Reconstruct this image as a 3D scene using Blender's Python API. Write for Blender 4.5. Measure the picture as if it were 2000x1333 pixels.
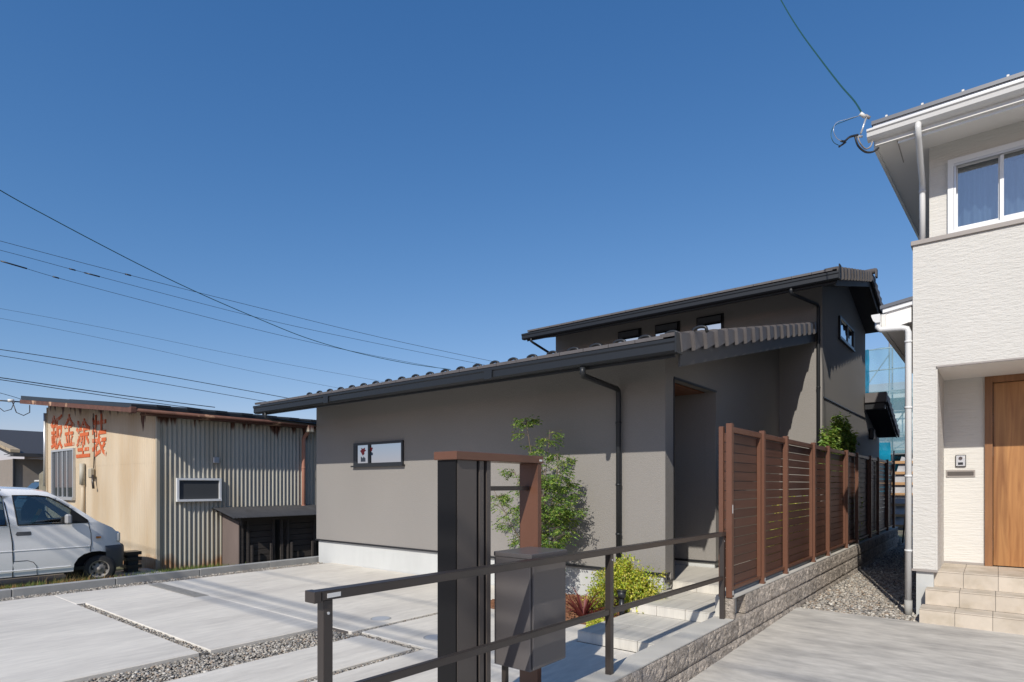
import bpy, bmesh, math, random
import numpy as np
from mathutils import Vector, Matrix, noise
random.seed(7); rng = np.random.default_rng(7)
SC = bpy.context.scene
for o in list(bpy.data.objects): bpy.data.objects.remove(o)
COL = SC.collection
R = math.radians

# ------------------------------------------------------------------ camera, sky, sun, exposure
YAW = math.atan2(946, 1170)
cam = bpy.data.cameras.new('camera'); camo = bpy.data.objects.new('camera', cam); COL.objects.link(camo)
cam.sensor_width = 36; cam.lens = 21.06; cam.shift_y = 0.14025; cam.clip_end = 3000; cam.clip_start = 0.05
camo.location = (0, 0, 1.55); camo.rotation_euler = (R(90), 0, YAW)
SC.camera = camo
LIGHT = Vector((-1.0, 3.45, -2.72)).normalized()          # direction the sunlight travels
SUN_EL = math.asin(-LIGHT.z); SUN_AZ = math.atan2(-LIGHT.x, -LIGHT.y)
w = bpy.data.worlds.new('World'); SC.world = w; w.use_nodes = True
nt = w.node_tree; nt.nodes.clear()
sky = nt.nodes.new('ShaderNodeTexSky'); sky.sky_type = 'NISHITA'; sky.sun_disc = False
sky.sun_elevation = SUN_EL; sky.sun_rotation = SUN_AZ
sky.altitude = 0; sky.air_density = 1.0; sky.dust_density = 0.25; sky.ozone_density = 2.4
bg = nt.nodes.new('ShaderNodeBackground'); bg.inputs[1].default_value = 0.125
wo = nt.nodes.new('ShaderNodeOutputWorld')
sp = nt.nodes.new('ShaderNodeSeparateColor'); cb = nt.nodes.new('ShaderNodeCombineColor')
nt.links.new(sky.outputs[0], sp.inputs[0])
for i_, (g_, k_) in enumerate(((1.30, 0.92), (0.90, 0.715), (0.70, 0.83))):      # deep clear-air blue: per-channel response of the sky colour
    a_ = nt.nodes.new('ShaderNodeMath'); a_.operation = 'MULTIPLY'; a_.inputs[1].default_value = 0.125
    b_ = nt.nodes.new('ShaderNodeMath'); b_.operation = 'POWER'; b_.inputs[1].default_value = g_
    c_ = nt.nodes.new('ShaderNodeMath'); c_.operation = 'MULTIPLY'; c_.inputs[1].default_value = k_ / 0.125
    nt.links.new(sp.outputs[i_], a_.inputs[0]); nt.links.new(a_.outputs[0], b_.inputs[0]); nt.links.new(b_.outputs[0], c_.inputs[0]); nt.links.new(c_.outputs[0], cb.inputs[i_])
nt.links.new(cb.outputs[0], bg.inputs[0]); nt.links.new(bg.outputs[0], wo.inputs[0])
sl = bpy.data.lights.new('sun', 'SUN'); sl.energy = 4.4; sl.angle = R(0.53); sl.color = (1.0, 0.945, 0.85)
so = bpy.data.objects.new('sun', sl); COL.objects.link(so); so.location = (10, -30, 25)
so.rotation_euler = LIGHT.to_track_quat('-Z', 'Y').to_euler()
SC.view_settings.view_transform = 'Standard'; SC.view_settings.look = 'None'
SC.view_settings.gamma = 1; SC.view_settings.exposure = 0.0; SC.view_settings.use_curve_mapping = False
SC.cycles.max_bounces = 6; SC.cycles.transparent_max_bounces = 12

# ------------------------------------------------------------------ materials
def mat(name, col, rough=0.7, metal=0.0, spec=0.5, vary=0.0, vscale=3.0, bump=0.0, bscale=60.0, bdist=0.01,
        stretch=None, col2=None, c2scale=1.0, c2lo=0.45, c2hi=0.65, attr=None, coat=0.0, bdetail=4, stretch2=None, rand=0.0):
    m = bpy.data.materials.new(name); m.use_nodes = True
    t = m.node_tree; N = t.nodes; L = t.links
    p = N['Principled BSDF']
    p.inputs['Roughness'].default_value = rough; p.inputs['Metallic'].default_value = metal
    p.inputs['Specular IOR Level'].default_value = spec
    if coat: p.inputs['Coat Weight'].default_value = coat; p.inputs['Coat Roughness'].default_value = 0.08
    geo = N.new('ShaderNodeNewGeometry')
    def vec(st):
        if not st: return geo.outputs['Position']
        mp = N.new('ShaderNodeMapping'); mp.inputs['Scale'].default_value = st
        L.new(geo.outputs['Position'], mp.inputs['Vector']); return mp.outputs[0]
    v = vec(stretch)
    rgb = N.new('ShaderNodeRGB'); rgb.outputs[0].default_value = (*col, 1)
    c = rgb.outputs[0]
    if attr:
        a = N.new('ShaderNodeAttribute'); a.attribute_name = attr; c = a.outputs['Color']
    if col2:
        n2 = N.new('ShaderNodeTexNoise'); n2.inputs['Scale'].default_value = c2scale; n2.inputs['Detail'].default_value = 6
        L.new(vec(stretch2) if stretch2 else v, n2.inputs['Vector'])
        mr = N.new('ShaderNodeMapRange'); mr.inputs['From Min'].default_value = c2lo; mr.inputs['From Max'].default_value = c2hi
        L.new(n2.outputs['Fac'], mr.inputs['Value'])
        mx = N.new('ShaderNodeMix'); mx.data_type = 'RGBA'
        L.new(mr.outputs[0], mx.inputs[0]); L.new(c, mx.inputs[6]); mx.inputs[7].default_value = (*col2, 1); c = mx.outputs[2]
    if vary:
        n = N.new('ShaderNodeTexNoise'); n.inputs['Scale'].default_value = vscale; n.inputs['Detail'].default_value = 8
        n.inputs['Roughness'].default_value = 0.6
        L.new(v, n.inputs['Vector'])
        mr = N.new('ShaderNodeMapRange'); mr.inputs['From Min'].default_value = 0.25; mr.inputs['From Max'].default_value = 0.75
        mr.inputs['To Min'].default_value = 1 - vary; mr.inputs['To Max'].default_value = 1 + vary
        L.new(n.outputs['Fac'], mr.inputs['Value'])
        vm = N.new('ShaderNodeVectorMath'); vm.operation = 'SCALE'
        L.new(c, vm.inputs[0]); L.new(mr.outputs[0], vm.inputs['Scale']); c = vm.outputs[0]
    if rand:
        oi = N.new('ShaderNodeObjectInfo'); mr = N.new('ShaderNodeMapRange'); mr.inputs['To Min'].default_value = 1 - rand; mr.inputs['To Max'].default_value = 1 + rand
        L.new(oi.outputs['Random'], mr.inputs['Value']); vm = N.new('ShaderNodeVectorMath'); vm.operation = 'SCALE'
        L.new(c, vm.inputs[0]); L.new(mr.outputs[0], vm.inputs['Scale']); c = vm.outputs[0]
    L.new(c, p.inputs['Base Color'])
    if bump:
        n = N.new('ShaderNodeTexNoise'); n.inputs['Scale'].default_value = bscale; n.inputs['Detail'].default_value = bdetail
        L.new(v, n.inputs['Vector'])
        b = N.new('ShaderNodeBump'); b.inputs['Strength'].default_value = bump; b.inputs['Distance'].default_value = bdist
        L.new(n.outputs['Fac'], b.inputs['Height']); L.new(b.outputs[0], p.inputs['Normal'])
    return m

def glass_dark(name, tint=(0.02, 0.025, 0.03), rough=0.02):
    m = mat(name, tint, rough=rough, spec=1.0); m.node_tree.nodes['Principled BSDF'].inputs['IOR'].default_value = 1.55
    return m
def glass_clear(name, tint=(0.9, 0.95, 0.97), refl=0.14):
    m = bpy.data.materials.new(name); m.use_nodes = True; t = m.node_tree; t.nodes.clear()
    o = t.nodes.new('ShaderNodeOutputMaterial'); mx = t.nodes.new('ShaderNodeMixShader')
    tr = t.nodes.new('ShaderNodeBsdfTransparent'); tr.inputs[0].default_value = (*tint, 1)
    gl = t.nodes.new('ShaderNodeBsdfGlossy'); gl.inputs['Roughness'].default_value = 0.01
    fr = t.nodes.new('ShaderNodeFresnel'); fr.inputs[0].default_value = 1.5
    ad = t.nodes.new('ShaderNodeMath'); ad.operation = 'ADD'; ad.inputs[1].default_value = refl
    t.links.new(fr.outputs[0], ad.inputs[0]); t.links.new(ad.outputs[0], mx.inputs[0])
    t.links.new(tr.outputs[0], mx.inputs[1]); t.links.new(gl.outputs[0], mx.inputs[2]); t.links.new(mx.outputs[0], o.inputs[0])
    return m

def siding_mat(name, col, scale=(9, 9, 42), strength=0.9, dist=0.012, rough=0.75, vary=0.03):
    """white carved siding: short wavy horizontal ridges"""
    m = mat(name, col, rough=rough, vary=vary, vscale=1.2)
    t = m.node_tree; N = t.nodes; L = t.links; p = N['Principled BSDF']
    geo = N.new('ShaderNodeNewGeometry'); mp = N.new('ShaderNodeMapping'); mp.inputs['Scale'].default_value = scale
    L.new(geo.outputs['Position'], mp.inputs['Vector'])
    n = N.new('ShaderNodeTexNoise'); n.inputs['Scale'].default_value = 1.6; n.inputs['Detail'].default_value = 5; n.inputs['Roughness'].default_value = 0.65; n.inputs['Distortion'].default_value = 0.15
    L.new(mp.outputs[0], n.inputs['Vector'])
    b = N.new('ShaderNodeBump'); b.inputs['Strength'].default_value = strength; b.inputs['Distance'].default_value = dist
    L.new(n.outputs['Fac'], b.inputs['Height']); L.new(b.outputs[0], p.inputs['Normal'])
    return m

def wood_mat(name, c1, c2, axis='z', plank=None, rough=0.5):
    m = mat(name, c1, rough=rough)
    t = m.node_tree; N = t.nodes; L = t.links; p = N['Principled BSDF']
    geo = N.new('ShaderNodeNewGeometry'); mp = N.new('ShaderNodeMapping')
    mp.inputs['Scale'].default_value = {'z': (14, 14, 0.9), 'y': (14, 0.9, 14), 'x': (0.9, 14, 14)}[axis]
    L.new(geo.outputs['Position'], mp.inputs['Vector'])
    n = N.new('ShaderNodeTexNoise'); n.inputs['Scale'].default_value = 1.0; n.inputs['Detail'].default_value = 8; n.inputs['Distortion'].default_value = 1.2
    L.new(mp.outputs[0], n.inputs['Vector'])
    rp = N.new('ShaderNodeValToRGB'); rp.color_ramp.elements[0].position = 0.3; rp.color_ramp.elements[1].position = 0.72
    rp.color_ramp.elements[0].color = (*c2, 1); rp.color_ramp.elements[1].color = (*c1, 1)
    L.new(n.outputs['Fac'], rp.inputs[0])
    n2 = N.new('ShaderNodeTexNoise'); n2.inputs['Scale'].default_value = 0.7; L.new(mp.outputs[0], n2.inputs['Vector'])
    vm = N.new('ShaderNodeVectorMath'); vm.operation = 'SCALE'
    ad = N.new('ShaderNodeMapRange'); ad.inputs['To Min'].default_value = 0.75; ad.inputs['To Max'].default_value = 1.2
    oi = N.new('ShaderNodeObjectInfo'); ad.inputs['From Min'].default_value = 0; L.new(oi.outputs['Random'], ad.inputs['Value'])
    L.new(rp.outputs[0], vm.inputs[0]); L.new(ad.outputs[0], vm.inputs['Scale']); L.new(vm.outputs[0], p.inputs['Base Color'])
    return m

M = {}
M['ground'] = mat('ground_dirt', (0.14, 0.12, 0.09), 0.95, vary=0.3, vscale=1.5, bump=0.6, bscale=12, bdist=0.03, col2=(0.09, 0.11, 0.045), c2scale=0.35)
M['asphalt'] = mat('asphalt', (0.06, 0.06, 0.062), 0.9, vary=0.15, bump=0.4, bscale=90)
M['gravel_bed'] = mat('gravel_base', (0.17, 0.155, 0.14), 0.95, vary=0.45, vscale=45, bump=1.0, bscale=50, bdist=0.02)
M['slab'] = mat('fresh_concrete', (0.68, 0.635, 0.56), 0.8, vary=0.13, vscale=16, bump=0.5, bscale=140, bdist=0.004, stretch=(1.2, 0.25, 1), col2=(0.57, 0.53, 0.47), c2scale=1.6, c2lo=0.42, c2hi=0.70)
M['slab_patch'] = mat('washed_aggregate', (0.36, 0.33, 0.28), 0.9, vary=0.25, vscale=25, bump=0.5, bscale=90)
M['old_concrete'] = mat('weathered_concrete', (0.50, 0.472, 0.425), 0.88, vary=0.20, vscale=9.0, bump=0.5, bscale=70, bdist=0.006, stretch=(0.6, 1.6, 1), col2=(0.37, 0.35, 0.32), c2scale=2.6, c2lo=0.46, c2hi=0.68)
M['foundation'] = mat('foundation_concrete', (0.50, 0.51, 0.50), 0.8, vary=0.07, vscale=4, bump=0.1, bscale=60, stretch=(1, 1, 0.3))
M['coping'] = mat('coping_concrete', (0.54, 0.515, 0.46), 0.85, vary=0.12, vscale=6, bump=0.25, bscale=90, bdist=0.004, col2=(0.44, 0.42, 0.38), c2scale=3)
M['split_block'] = mat('split_face_block', (0.43, 0.375, 0.32), 0.95, vary=0.50, vscale=45, bump=1.0, bscale=75, bdist=0.03, bdetail=8, rand=0.14, col2=(0.27, 0.235, 0.20), c2scale=12)
M['block_dark'] = mat('block_core', (0.10, 0.09, 0.085), 0.95)
M['kerb'] = mat('kerb_concrete', (0.34, 0.335, 0.32), 0.85, vary=0.12, vscale=5, bump=0.2, bscale=80, bdist=0.003)
M['render_grey'] = mat('grey_render', (0.262, 0.246, 0.229), 0.85, vary=0.08, vscale=70, bump=0.8, bscale=110, bdist=0.007, col2=(0.240, 0.226, 0.211), c2scale=0.6, c2lo=0.35, c2hi=0.7, stretch2=(1, 1, .5))
M['seal_grey'] = mat('grey_seal', (0.20, 0.185, 0.175), 0.6)
M['charcoal'] = mat('charcoal_metal', (0.019, 0.021, 0.024), 0.42, vary=0.05, spec=0.4)
M['gutter_dark'] = mat('charcoal_gutter', (0.016, 0.019, 0.024), 0.45, spec=0.35)
M['soffit_dark'] = mat('dark_soffit', (0.045, 0.042, 0.042), 0.7)
M['barge'] = mat('barge_board_grey', (0.055, 0.053, 0.053), 0.55, vary=0.05)
M['tile'] = mat('roof_tile', (0.105, 0.096, 0.096), 0.5, rand=0.08, vary=0.15, vscale=6, bump=0.15, bscale=80)
M['frame_black'] = mat('window_frame_black', (0.018, 0.019, 0.022), 0.35)
M['glass_dark'] = glass_dark('dark_glass')
M['glass_mirror'] = mat('reflective_glass', (0.62, 0.66, 0.70), 0.02, metal=1.0)
M['brown_alu'] = mat('brown_aluminium', (0.128, 0.056, 0.033), 0.42, vary=0.06, vscale=8)
M['brown_slat'] = mat('brown_slat', (0.085, 0.038, 0.025), 0.48, vary=0.22, vscale=9, stretch=(1, .12, 3), rand=0.16)
M['bronze'] = mat('dark_bronze', (0.040, 0.032, 0.028), 0.36, vary=0.05, spec=0.6)
M['bronze2'] = mat('grey_bronze', (0.085, 0.073, 0.066), 0.42, vary=0.05)
M['steel_box'] = mat('parcel_box_grey', (0.100, 0.092, 0.092), 0.34, vary=0.04, spec=0.6)
M['white_siding'] = siding_mat('white_siding', (0.59, 0.572, 0.535), scale=(7, 7, 30), strength=0.9, dist=0.016)
M['white_siding2'] = siding_mat('white_siding_fine', (0.61, 0.592, 0.555), scale=(3, 3, 34), strength=0.8, dist=0.012)
M['white_paint'] = mat('white_paint', (0.66, 0.65, 0.62), 0.45)
M['white_pvc'] = mat('white_pvc', (0.64, 0.64, 0.63), 0.3)
M['soffit_white'] = mat('white_soffit', (0.78, 0.76, 0.73), 0.7)
M['taupe_trim'] = mat('taupe_trim', (0.30, 0.27, 0.25), 0.55)
M['alu'] = mat('silver_aluminium', (0.62, 0.63, 0.64), 0.35, metal=0.6)
M['alu_frame'] = mat('white_window_frame', (0.72, 0.73, 0.74), 0.35)
M['metal_roof'] = mat('grey_metal_roof', (0.12, 0.125, 0.14), 0.4, metal=0.3)
M['glass_clear'] = glass_clear('clear_glass', (0.72, 0.80, 0.86), 0.30)
M['curtain'] = mat('white_curtain', (0.62, 0.66, 0.72), 0.9)
M['room'] = mat('room_dark', (0.05, 0.055, 0.06), 0.9)
M['door_wood'] = wood_mat('door_wood', (0.50, 0.245, 0.085), (0.25, 0.10, 0.028), 'z', rough=0.45)
M['door_frame'] = wood_mat('door_frame_wood', (0.25, 0.115, 0.045), (0.18, 0.08, 0.03), 'z', rough=0.45)
M['soffit_wood'] = wood_mat('soffit_wood', (0.25, 0.10, 0.045), (0.15, 0.06, 0.03), 'x')
M['beige_tile'] = mat('beige_tile', (0.52, 0.455, 0.375), 0.65, rand=0.06, vary=0.08, vscale=6, bump=0.2, bscale=110, bdist=0.003, col2=(0.43, 0.37, 0.29), c2scale=5)
M['grey_tile'] = mat('grey_tile', (0.58, 0.55, 0.49), 0.65, rand=0.05, vary=0.06, vscale=5, bump=0.15, bscale=100, bdist=0.002, stretch=(9, 1, 1.2), col2=(0.48, 0.455, 0.41), c2scale=1.3)
M['grout'] = mat('grout', (0.26, 0.245, 0.23), 0.9)
M['mulch'] = mat('bark_mulch', (0.20, 0.10, 0.055), 0.95, vary=0.5, vscale=40, bump=1, bscale=60, bdist=0.02)
M['stone'] = mat('pebble', (0.3, 0.28, 0.26), 0.85, attr='tint')
M['leaf'] = mat('leaf', (0.06, 0.12, 0.03), 0.5, attr='tint')
M['leaf'].node_tree.nodes['Principled BSDF'].inputs['Subsurface Weight'].default_value = 0.0
M['bark'] = mat('bark', (0.16, 0.12, 0.085), 0.9, vary=0.3, vscale=30)
M['grass'] = mat('grass_blade', (0.1, 0.15, 0.04), 0.8, attr='tint')
M['matt_black'] = mat('matt_black', (0.008, 0.0075, 0.008), 0.5, spec=0.25)

def leaf_translucent(m):
    t = m.node_tree; p = t.nodes['Principled BSDF']; o = t.nodes['Material Output']
    a = [n for n in t.nodes if n.type == 'ATTRIBUTE'][0]
    tr = t.nodes.new('ShaderNodeBsdfTranslucent'); mx = t.nodes.new('ShaderNodeMixShader'); mx.inputs[0].default_value = 0.35
    sc = t.nodes.new('ShaderNodeVectorMath'); sc.operation = 'MULTIPLY'; sc.inputs[1].default_value = (1.6, 1.5, 0.7)
    t.links.new(a.outputs['Color'], sc.inputs[0]); t.links.new(sc.outputs[0], tr.inputs[0])
    t.links.new(p.outputs[0], mx.inputs[1]); t.links.new(tr.outputs[0], mx.inputs[2]); t.links.new(mx.outputs[0], o.inputs[0])
leaf_translucent(M['leaf']); leaf_translucent(M['grass'])

# ------------------------------------------------------------------ mesh helpers
class MB:
    """collects simple shapes in world coordinates; build() links them as ONE mesh object"""
    def __init__(s): s.bm = bmesh.new()
    def box(s, x0, x1, y0, y1, z0, z1, bev=0.0):
        if x0 > x1: x0, x1 = x1, x0
        if y0 > y1: y0, y1 = y1, y0
        if z0 > z1: z0, z1 = z1, z0
        r = bmesh.ops.create_cube(s.bm, size=1.0)
        vs = r['verts']
        for v in vs:
            v.co = Vector(((x0 + x1) / 2 + v.co.x * (x1 - x0), (y0 + y1) / 2 + v.co.y * (y1 - y0), (z0 + z1) / 2 + v.co.z * (z1 - z0)))
        if bev:
            es = list({e for v in vs for e in v.link_edges})
            bmesh.ops.bevel(s.bm, geom=es, offset=bev, segments=1, affect='EDGES')
        return s
    def prism(s, poly, axis, a, b):
        """poly: list of 2D points; axis 'x' -> (y,z), 'y' -> (x,z), 'z' -> (x,y)"""
        def P(p, t): return {'x': (t, p[0], p[1]), 'y': (p[0], t, p[1]), 'z': (p[0], p[1], t)}[axis]
        A = [s.bm.verts.new(P(p, a)) for p in poly]; B = [s.bm.verts.new(P(p, b)) for p in poly]
        n = len(poly); fs = [s.bm.faces.new(A[::-1]), s.bm.faces.new(B)]
        for i in range(n): fs.append(s.bm.faces.new((A[i], A[(i + 1) % n], B[(i + 1) % n], B[i])))
        bmesh.ops.recalc_face_normals(s.bm, faces=fs)
        return s
    def quad(s, *p):
        s.bm.faces.new([s.bm.verts.new(q) for q in p]); return s
    def cyl(s, a, b, r, r2=None, n=10):
        return s.tube([a, b], [r, r if r2 is None else r2], n)
    def tube(s, pts, r, n=8, cap=True):
        pts = [Vector(p) for p in pts]
        rs = r if isinstance(r, (list, tuple)) else [r] * len(pts)
        rings = []; up = None
        for i, p in enumerate(pts):
            d = (pts[min(i + 1, len(pts) - 1)] - pts[max(i - 1, 0)])
            if d.length < 1e-9: d = Vector((0, 0, 1))
            d.normalize()
            if up is None or abs(up.dot(d)) > 0.98: up = Vector((0, 0, 1)) if abs(d.z) < 0.9 else Vector((1, 0, 0))
            u = d.cross(up).normalized(); v = u.cross(d).normalized(); up = v
            rings.append([s.bm.verts.new(p + rs[i] * (math.cos(2 * math.pi * k / n) * u + math.sin(2 * math.pi * k / n) * v)) for k in range(n)])
        for A, B in zip(rings, rings[1:]):
            for k in range(n):
                f = s.bm.faces.new((A[k], A[(k + 1) % n], B[(k + 1) % n], B[k])); f.smooth = n > 5
        if cap:
            s.bm.faces.new(rings[0][::-1]); s.bm.faces.new(rings[-1])
        return s
    def extrude_path(s, prof, pts):
        """sweep a closed 2D profile (side, up) along a horizontal straight path of two points"""
        a, b = Vector(pts[0]), Vector(pts[1]); d = (b - a).normalized(); side = d.cross(Vector((0, 0, 1))).normalized(); up = Vector((0, 0, 1))
        A = [s.bm.verts.new(a + side * p[0] + up * p[1]) for p in prof]; B = [s.bm.verts.new(b + side * p[0] + up * p[1]) for p in prof]
        n = len(prof); fs = [s.bm.faces.new(A[::-1]), s.bm.faces.new(B)]
        for i in range(n): fs.append(s.bm.faces.new((A[i], A[(i + 1) % n], B[(i + 1) % n], B[i])))
        bmesh.ops.recalc_face_normals(s.bm, faces=fs); return s
    def build(s, name, m, parent=None, kind=None, label=None, tagd=None, smooth=False):
        me = bpy.data.meshes.new(name)
        vs = [v.co for v in s.bm.verts]
        c = Vector((sum(v.x for v in vs) / len(vs), sum(v.y for v in vs) / len(vs), min(v.z for v in vs)))
        bmesh.ops.translate(s.bm, verts=s.bm.verts, vec=-c)
        if smooth:
            for f in s.bm.faces: f.smooth = True
        s.bm.to_mesh(me); s.bm.free()
        return link(name, me, m, parent, c, kind, label, tagd)
WORLD = {}
def link(name, me, m, parent, wloc, kind=None, label=None, tagd=None, rot=None):
    o = bpy.data.objects.new(name, me); COL.objects.link(o)
    if m is not None and not me.materials: me.materials.append(m)
    wloc = Vector(wloc); WORLD[o.name] = wloc
    if parent is not None: o.parent = parent; o.location = wloc - WORLD[parent.name]
    else: o.location = wloc
    if rot: o.rotation_euler = rot
    if kind: o['kind'] = kind
    if label: o['label'] = label
    if tagd: tag(o, *tagd)
    return o
def tag(o, label, cat, group=None):
    o['label'] = label; o['category'] = cat
    if group: o['group'] = group
    return o
def thing(name, label, cat, loc, group=None):
    o = bpy.data.objects.new(name, None); COL.objects.link(o); o.location = loc; WORLD[o.name] = Vector(loc); o.empty_display_size = 0.2
    return tag(o, label, cat, group)
def npmesh(name, V, F, nper, tint=None, smooth=False):
    me = bpy.data.meshes.new(name); V = np.asarray(V, dtype=np.float32); F = np.asarray(F, dtype=np.int32)
    me.vertices.add(len(V)); me.vertices.foreach_set('co', V.ravel())
    me.loops.add(F.size); me.loops.foreach_set('vertex_index', F.ravel())
    me.polygons.add(len(F)); me.polygons.foreach_set('loop_start', np.arange(0, F.size, nper, dtype=np.int32))
    me.polygons.foreach_set('loop_total', np.full(len(F), nper, dtype=np.int32))
    if smooth: me.polygons.foreach_set('use_smooth', np.ones(len(F), dtype=bool))
    me.update(calc_edges=True)
    if tint is not None:
        a = me.color_attributes.new('tint', 'FLOAT_COLOR', 'POINT')
        c = np.ones((len(V), 4), dtype=np.float32); c[:, :3] = tint; a.data.foreach_set('color', c.ravel())
    return me
def at(px, py, d):
    """point at depth d along the view ray of a pixel of the 2000x1333 photograph (used for the distant wires)"""
    r = (px - 1000) / 1170 * d; u = (947 - py) / 1170 * d; S, C = math.sin(YAW), math.cos(YAW)
    return Vector((C * r - S * d, S * r + C * d, 1.55 + u))

# ------------------------------------------------------------------ ground and paving
MB().box(-500, 500, -500, 500, -1.2, -0.42).build('ground', M['ground'], kind='structure')
MB().box(-120, 120, -14, -4.2, -0.415, -0.20).build('street', M['asphalt'], kind='structure')
MB().box(-10.1, -2.1, -4.15, 20, -0.41, 0.045).build('gravel_bed', M['gravel_bed'], kind='structure')
# driveway slabs (top z = .10), gravel joints between them
SL = [(-9.62, -5.36, -4.1, 2.33), (-9.62, -8.70, 2.33, 7.5), (-8.685, -5.36, 2.42, 3.60), (-8.685, -4.95, 3.60, 6.55),
      (-4.76, -4.02, -4.1, 3.56), (-4.87, -3.03, 3.66, 5.30), (-3.93, -2.12, -4.1, 3.66), (-3.03, -2.12, 3.66, 4.69)]
for i, (x0, x1, y0, y1) in enumerate(SL):
    o = MB()
    o.box(x0, x1, y0, y1, -0.02, 0.10, bev=0.006)
    o.build('concrete_slab', M['slab'], kind='structure')
for (x0, x1, y0, y1) in ((-9.6, -8.7, 2.325, 2.332), (-8.701, -8.684, 2.33, 7.4), (-8.68, -5.0, 3.595, 3.605)):
    MB().box(x0, x1, y0, y1, 0.05, 0.094).build('joint_filler', M['block_dark'], kind='structure')
for (x0, x1, y0, y1) in ((-8.69, -5.36, 2.331, 2.419), (-4.949, -4.871, 3.61, 6.5), (-4.86, -3.94, 3.562, 3.658), (-4.018, -3.932, -4, 3.56)):
    MB().box(x0, x1, y0, y1, 0.046, 0.078).build('joint_bed', M['gravel_bed'], kind='structure')
MB().box(-9.55, -8.02, 3.42, 3.60, 0.1005, 0.104).build('aggregate_strip', M['slab_patch'], kind='structure')

def pebbles(name, areas, per_m2, smin, smax, z, parent=None):
    ico = bmesh.new(); bmesh.ops.create_icosphere(ico, subdivisions=1, radius=0.5); ico.verts.ensure_lookup_table()
    bv = np.array([v.co[:] for v in ico.verts]); bf = np.array([[v.index for v in f.verts] for f in ico.faces]); ico.free()
    P = []
    for (x0, x1, y0, y1, k) in areas:
        n = int((x1 - x0) * (y1 - y0) * per_m2 * k)
        P.append(np.stack([rng.uniform(x0, x1, n), rng.uniform(y0, y1, n)], 1))
    P = np.concatenate(P); n = len(P)
    s = rng.uniform(smin, smax, (n, 1)) * np.array([[1, 1, 1]]) * rng.uniform(0.6, 1.25, (n, 3)); s[:, 2] *= 0.6
    ang = rng.uniform(0, 2 * math.pi, n); tilt = rng.normal(0, 0.35, n)
    v = bv[None] * (1 + rng.uniform(-0.28, 0.28, (n, len(bv), 1))) * s[:, None, :]
    ct, st = np.cos(tilt)[:, None], np.sin(tilt)[:, None]
    y = v[:, :, 1] * ct - v[:, :, 2] * st; zz = v[:, :, 1] * st + v[:, :, 2] * ct; x = v[:, :, 0]
    ca, sa = np.cos(ang)[:, None], np.sin(ang)[:, None]
    X = x * ca - y * sa + P[:, :1]; Y = x * sa + y * ca + P[:, 1:]
    zb = z(P[:, 0], P[:, 1]) if callable(z) else np.full(n, z)
    Z = zz + zb[:, None] + rng.uniform(-0.004, 0.010, (n, 1))
    V = np.stack([X, Y, Z], 2).reshape(-1, 3)
    F = (bf[None] + (np.arange(n) * len(bv))[:, None, None]).reshape(-1, 3)
    base = np.array([[0.34, 0.31, 0.27], [0.22, 0.205, 0.185], [0.44, 0.40, 0.34], [0.30, 0.235, 0.18], [0.55, 0.52, 0.47], [0.14, 0.135, 0.13]])
    c = base[rng.choice(6, n, p=[.3, .22, .18, .14, .08, .08])] * rng.uniform(0.8, 1.2, (n, 1))
    T = np.repeat(c, len(bv), 0)
    return link(name, npmesh(name, V, F, 3, T), M['stone'], parent, (0, 0, 0), kind='stuff')
peb = pebbles('gravel', [(-5.35, -4.77, -0.5, 3.62, 1), (-10.09, -9.63, 0.0, 9.0, 0.75)], 3600, 0.012, 0.034, 0.060)
peb['label'] = 'grey crushed gravel filling the bands and joints between the driveway slabs'
# kerb of the driveway: long grey kerb stones end to end
peb2 = pebbles('joint_gravel', [(-8.68, -5.37, 2.340, 2.412, 1.3), (-4.95, -4.87, 3.6, 6.5, 1), (-4.9, -3.95, 3.575, 3.645, 1), (-4.01, -3.94, -0.5, 3.62, 1)], 3200, 0.014, 0.028, 0.080)
peb2['label'] = 'fine gravel in the narrow joints between driveway slabs'
kb = thing('kerb', 'low grey concrete kerb between driveway gravel and the weedy yard', 'kerb', (-10.16, 3, 0))
kme = None
for i in range(14):
    y0 = -4.0 + i * 1.2
    if y0 > 11: break
    k = MB().box(-10.22, -10.10, y0 + 0.003, y0 + 1.194, -0.38, 0.17, bev=0.006).build('kerb_stone', M['kerb'], kb)
# right-hand lot: weathered concrete apron, sloping gently to the street
def rz(y): return 0.048 + (y - 7.9) * 0.0165
MB().prism([(-4.1, -0.41), (7.89, -0.41), (7.89, rz(7.89)), (-4.1, rz(-4.1))], 'x', -1.90, 9.0).build('concrete_apron', M['old_concrete'], kind='structure')
MB().box(-1.90, 9.0, 7.895, 24, -0.41, 0.012).build('side_gravel_bed', M['gravel_bed'], kind='structure')
pb2 = pebbles('side_gravel', [(-1.89, -0.60, 7.9, 12.5, 1), (-1.89, -0.70, 12.5, 18, 0.6)], 1500, 0.02, 0.05, 0.022)
pb2['label'] = 'grey brown gravel strip between block wall and white house'

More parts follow.
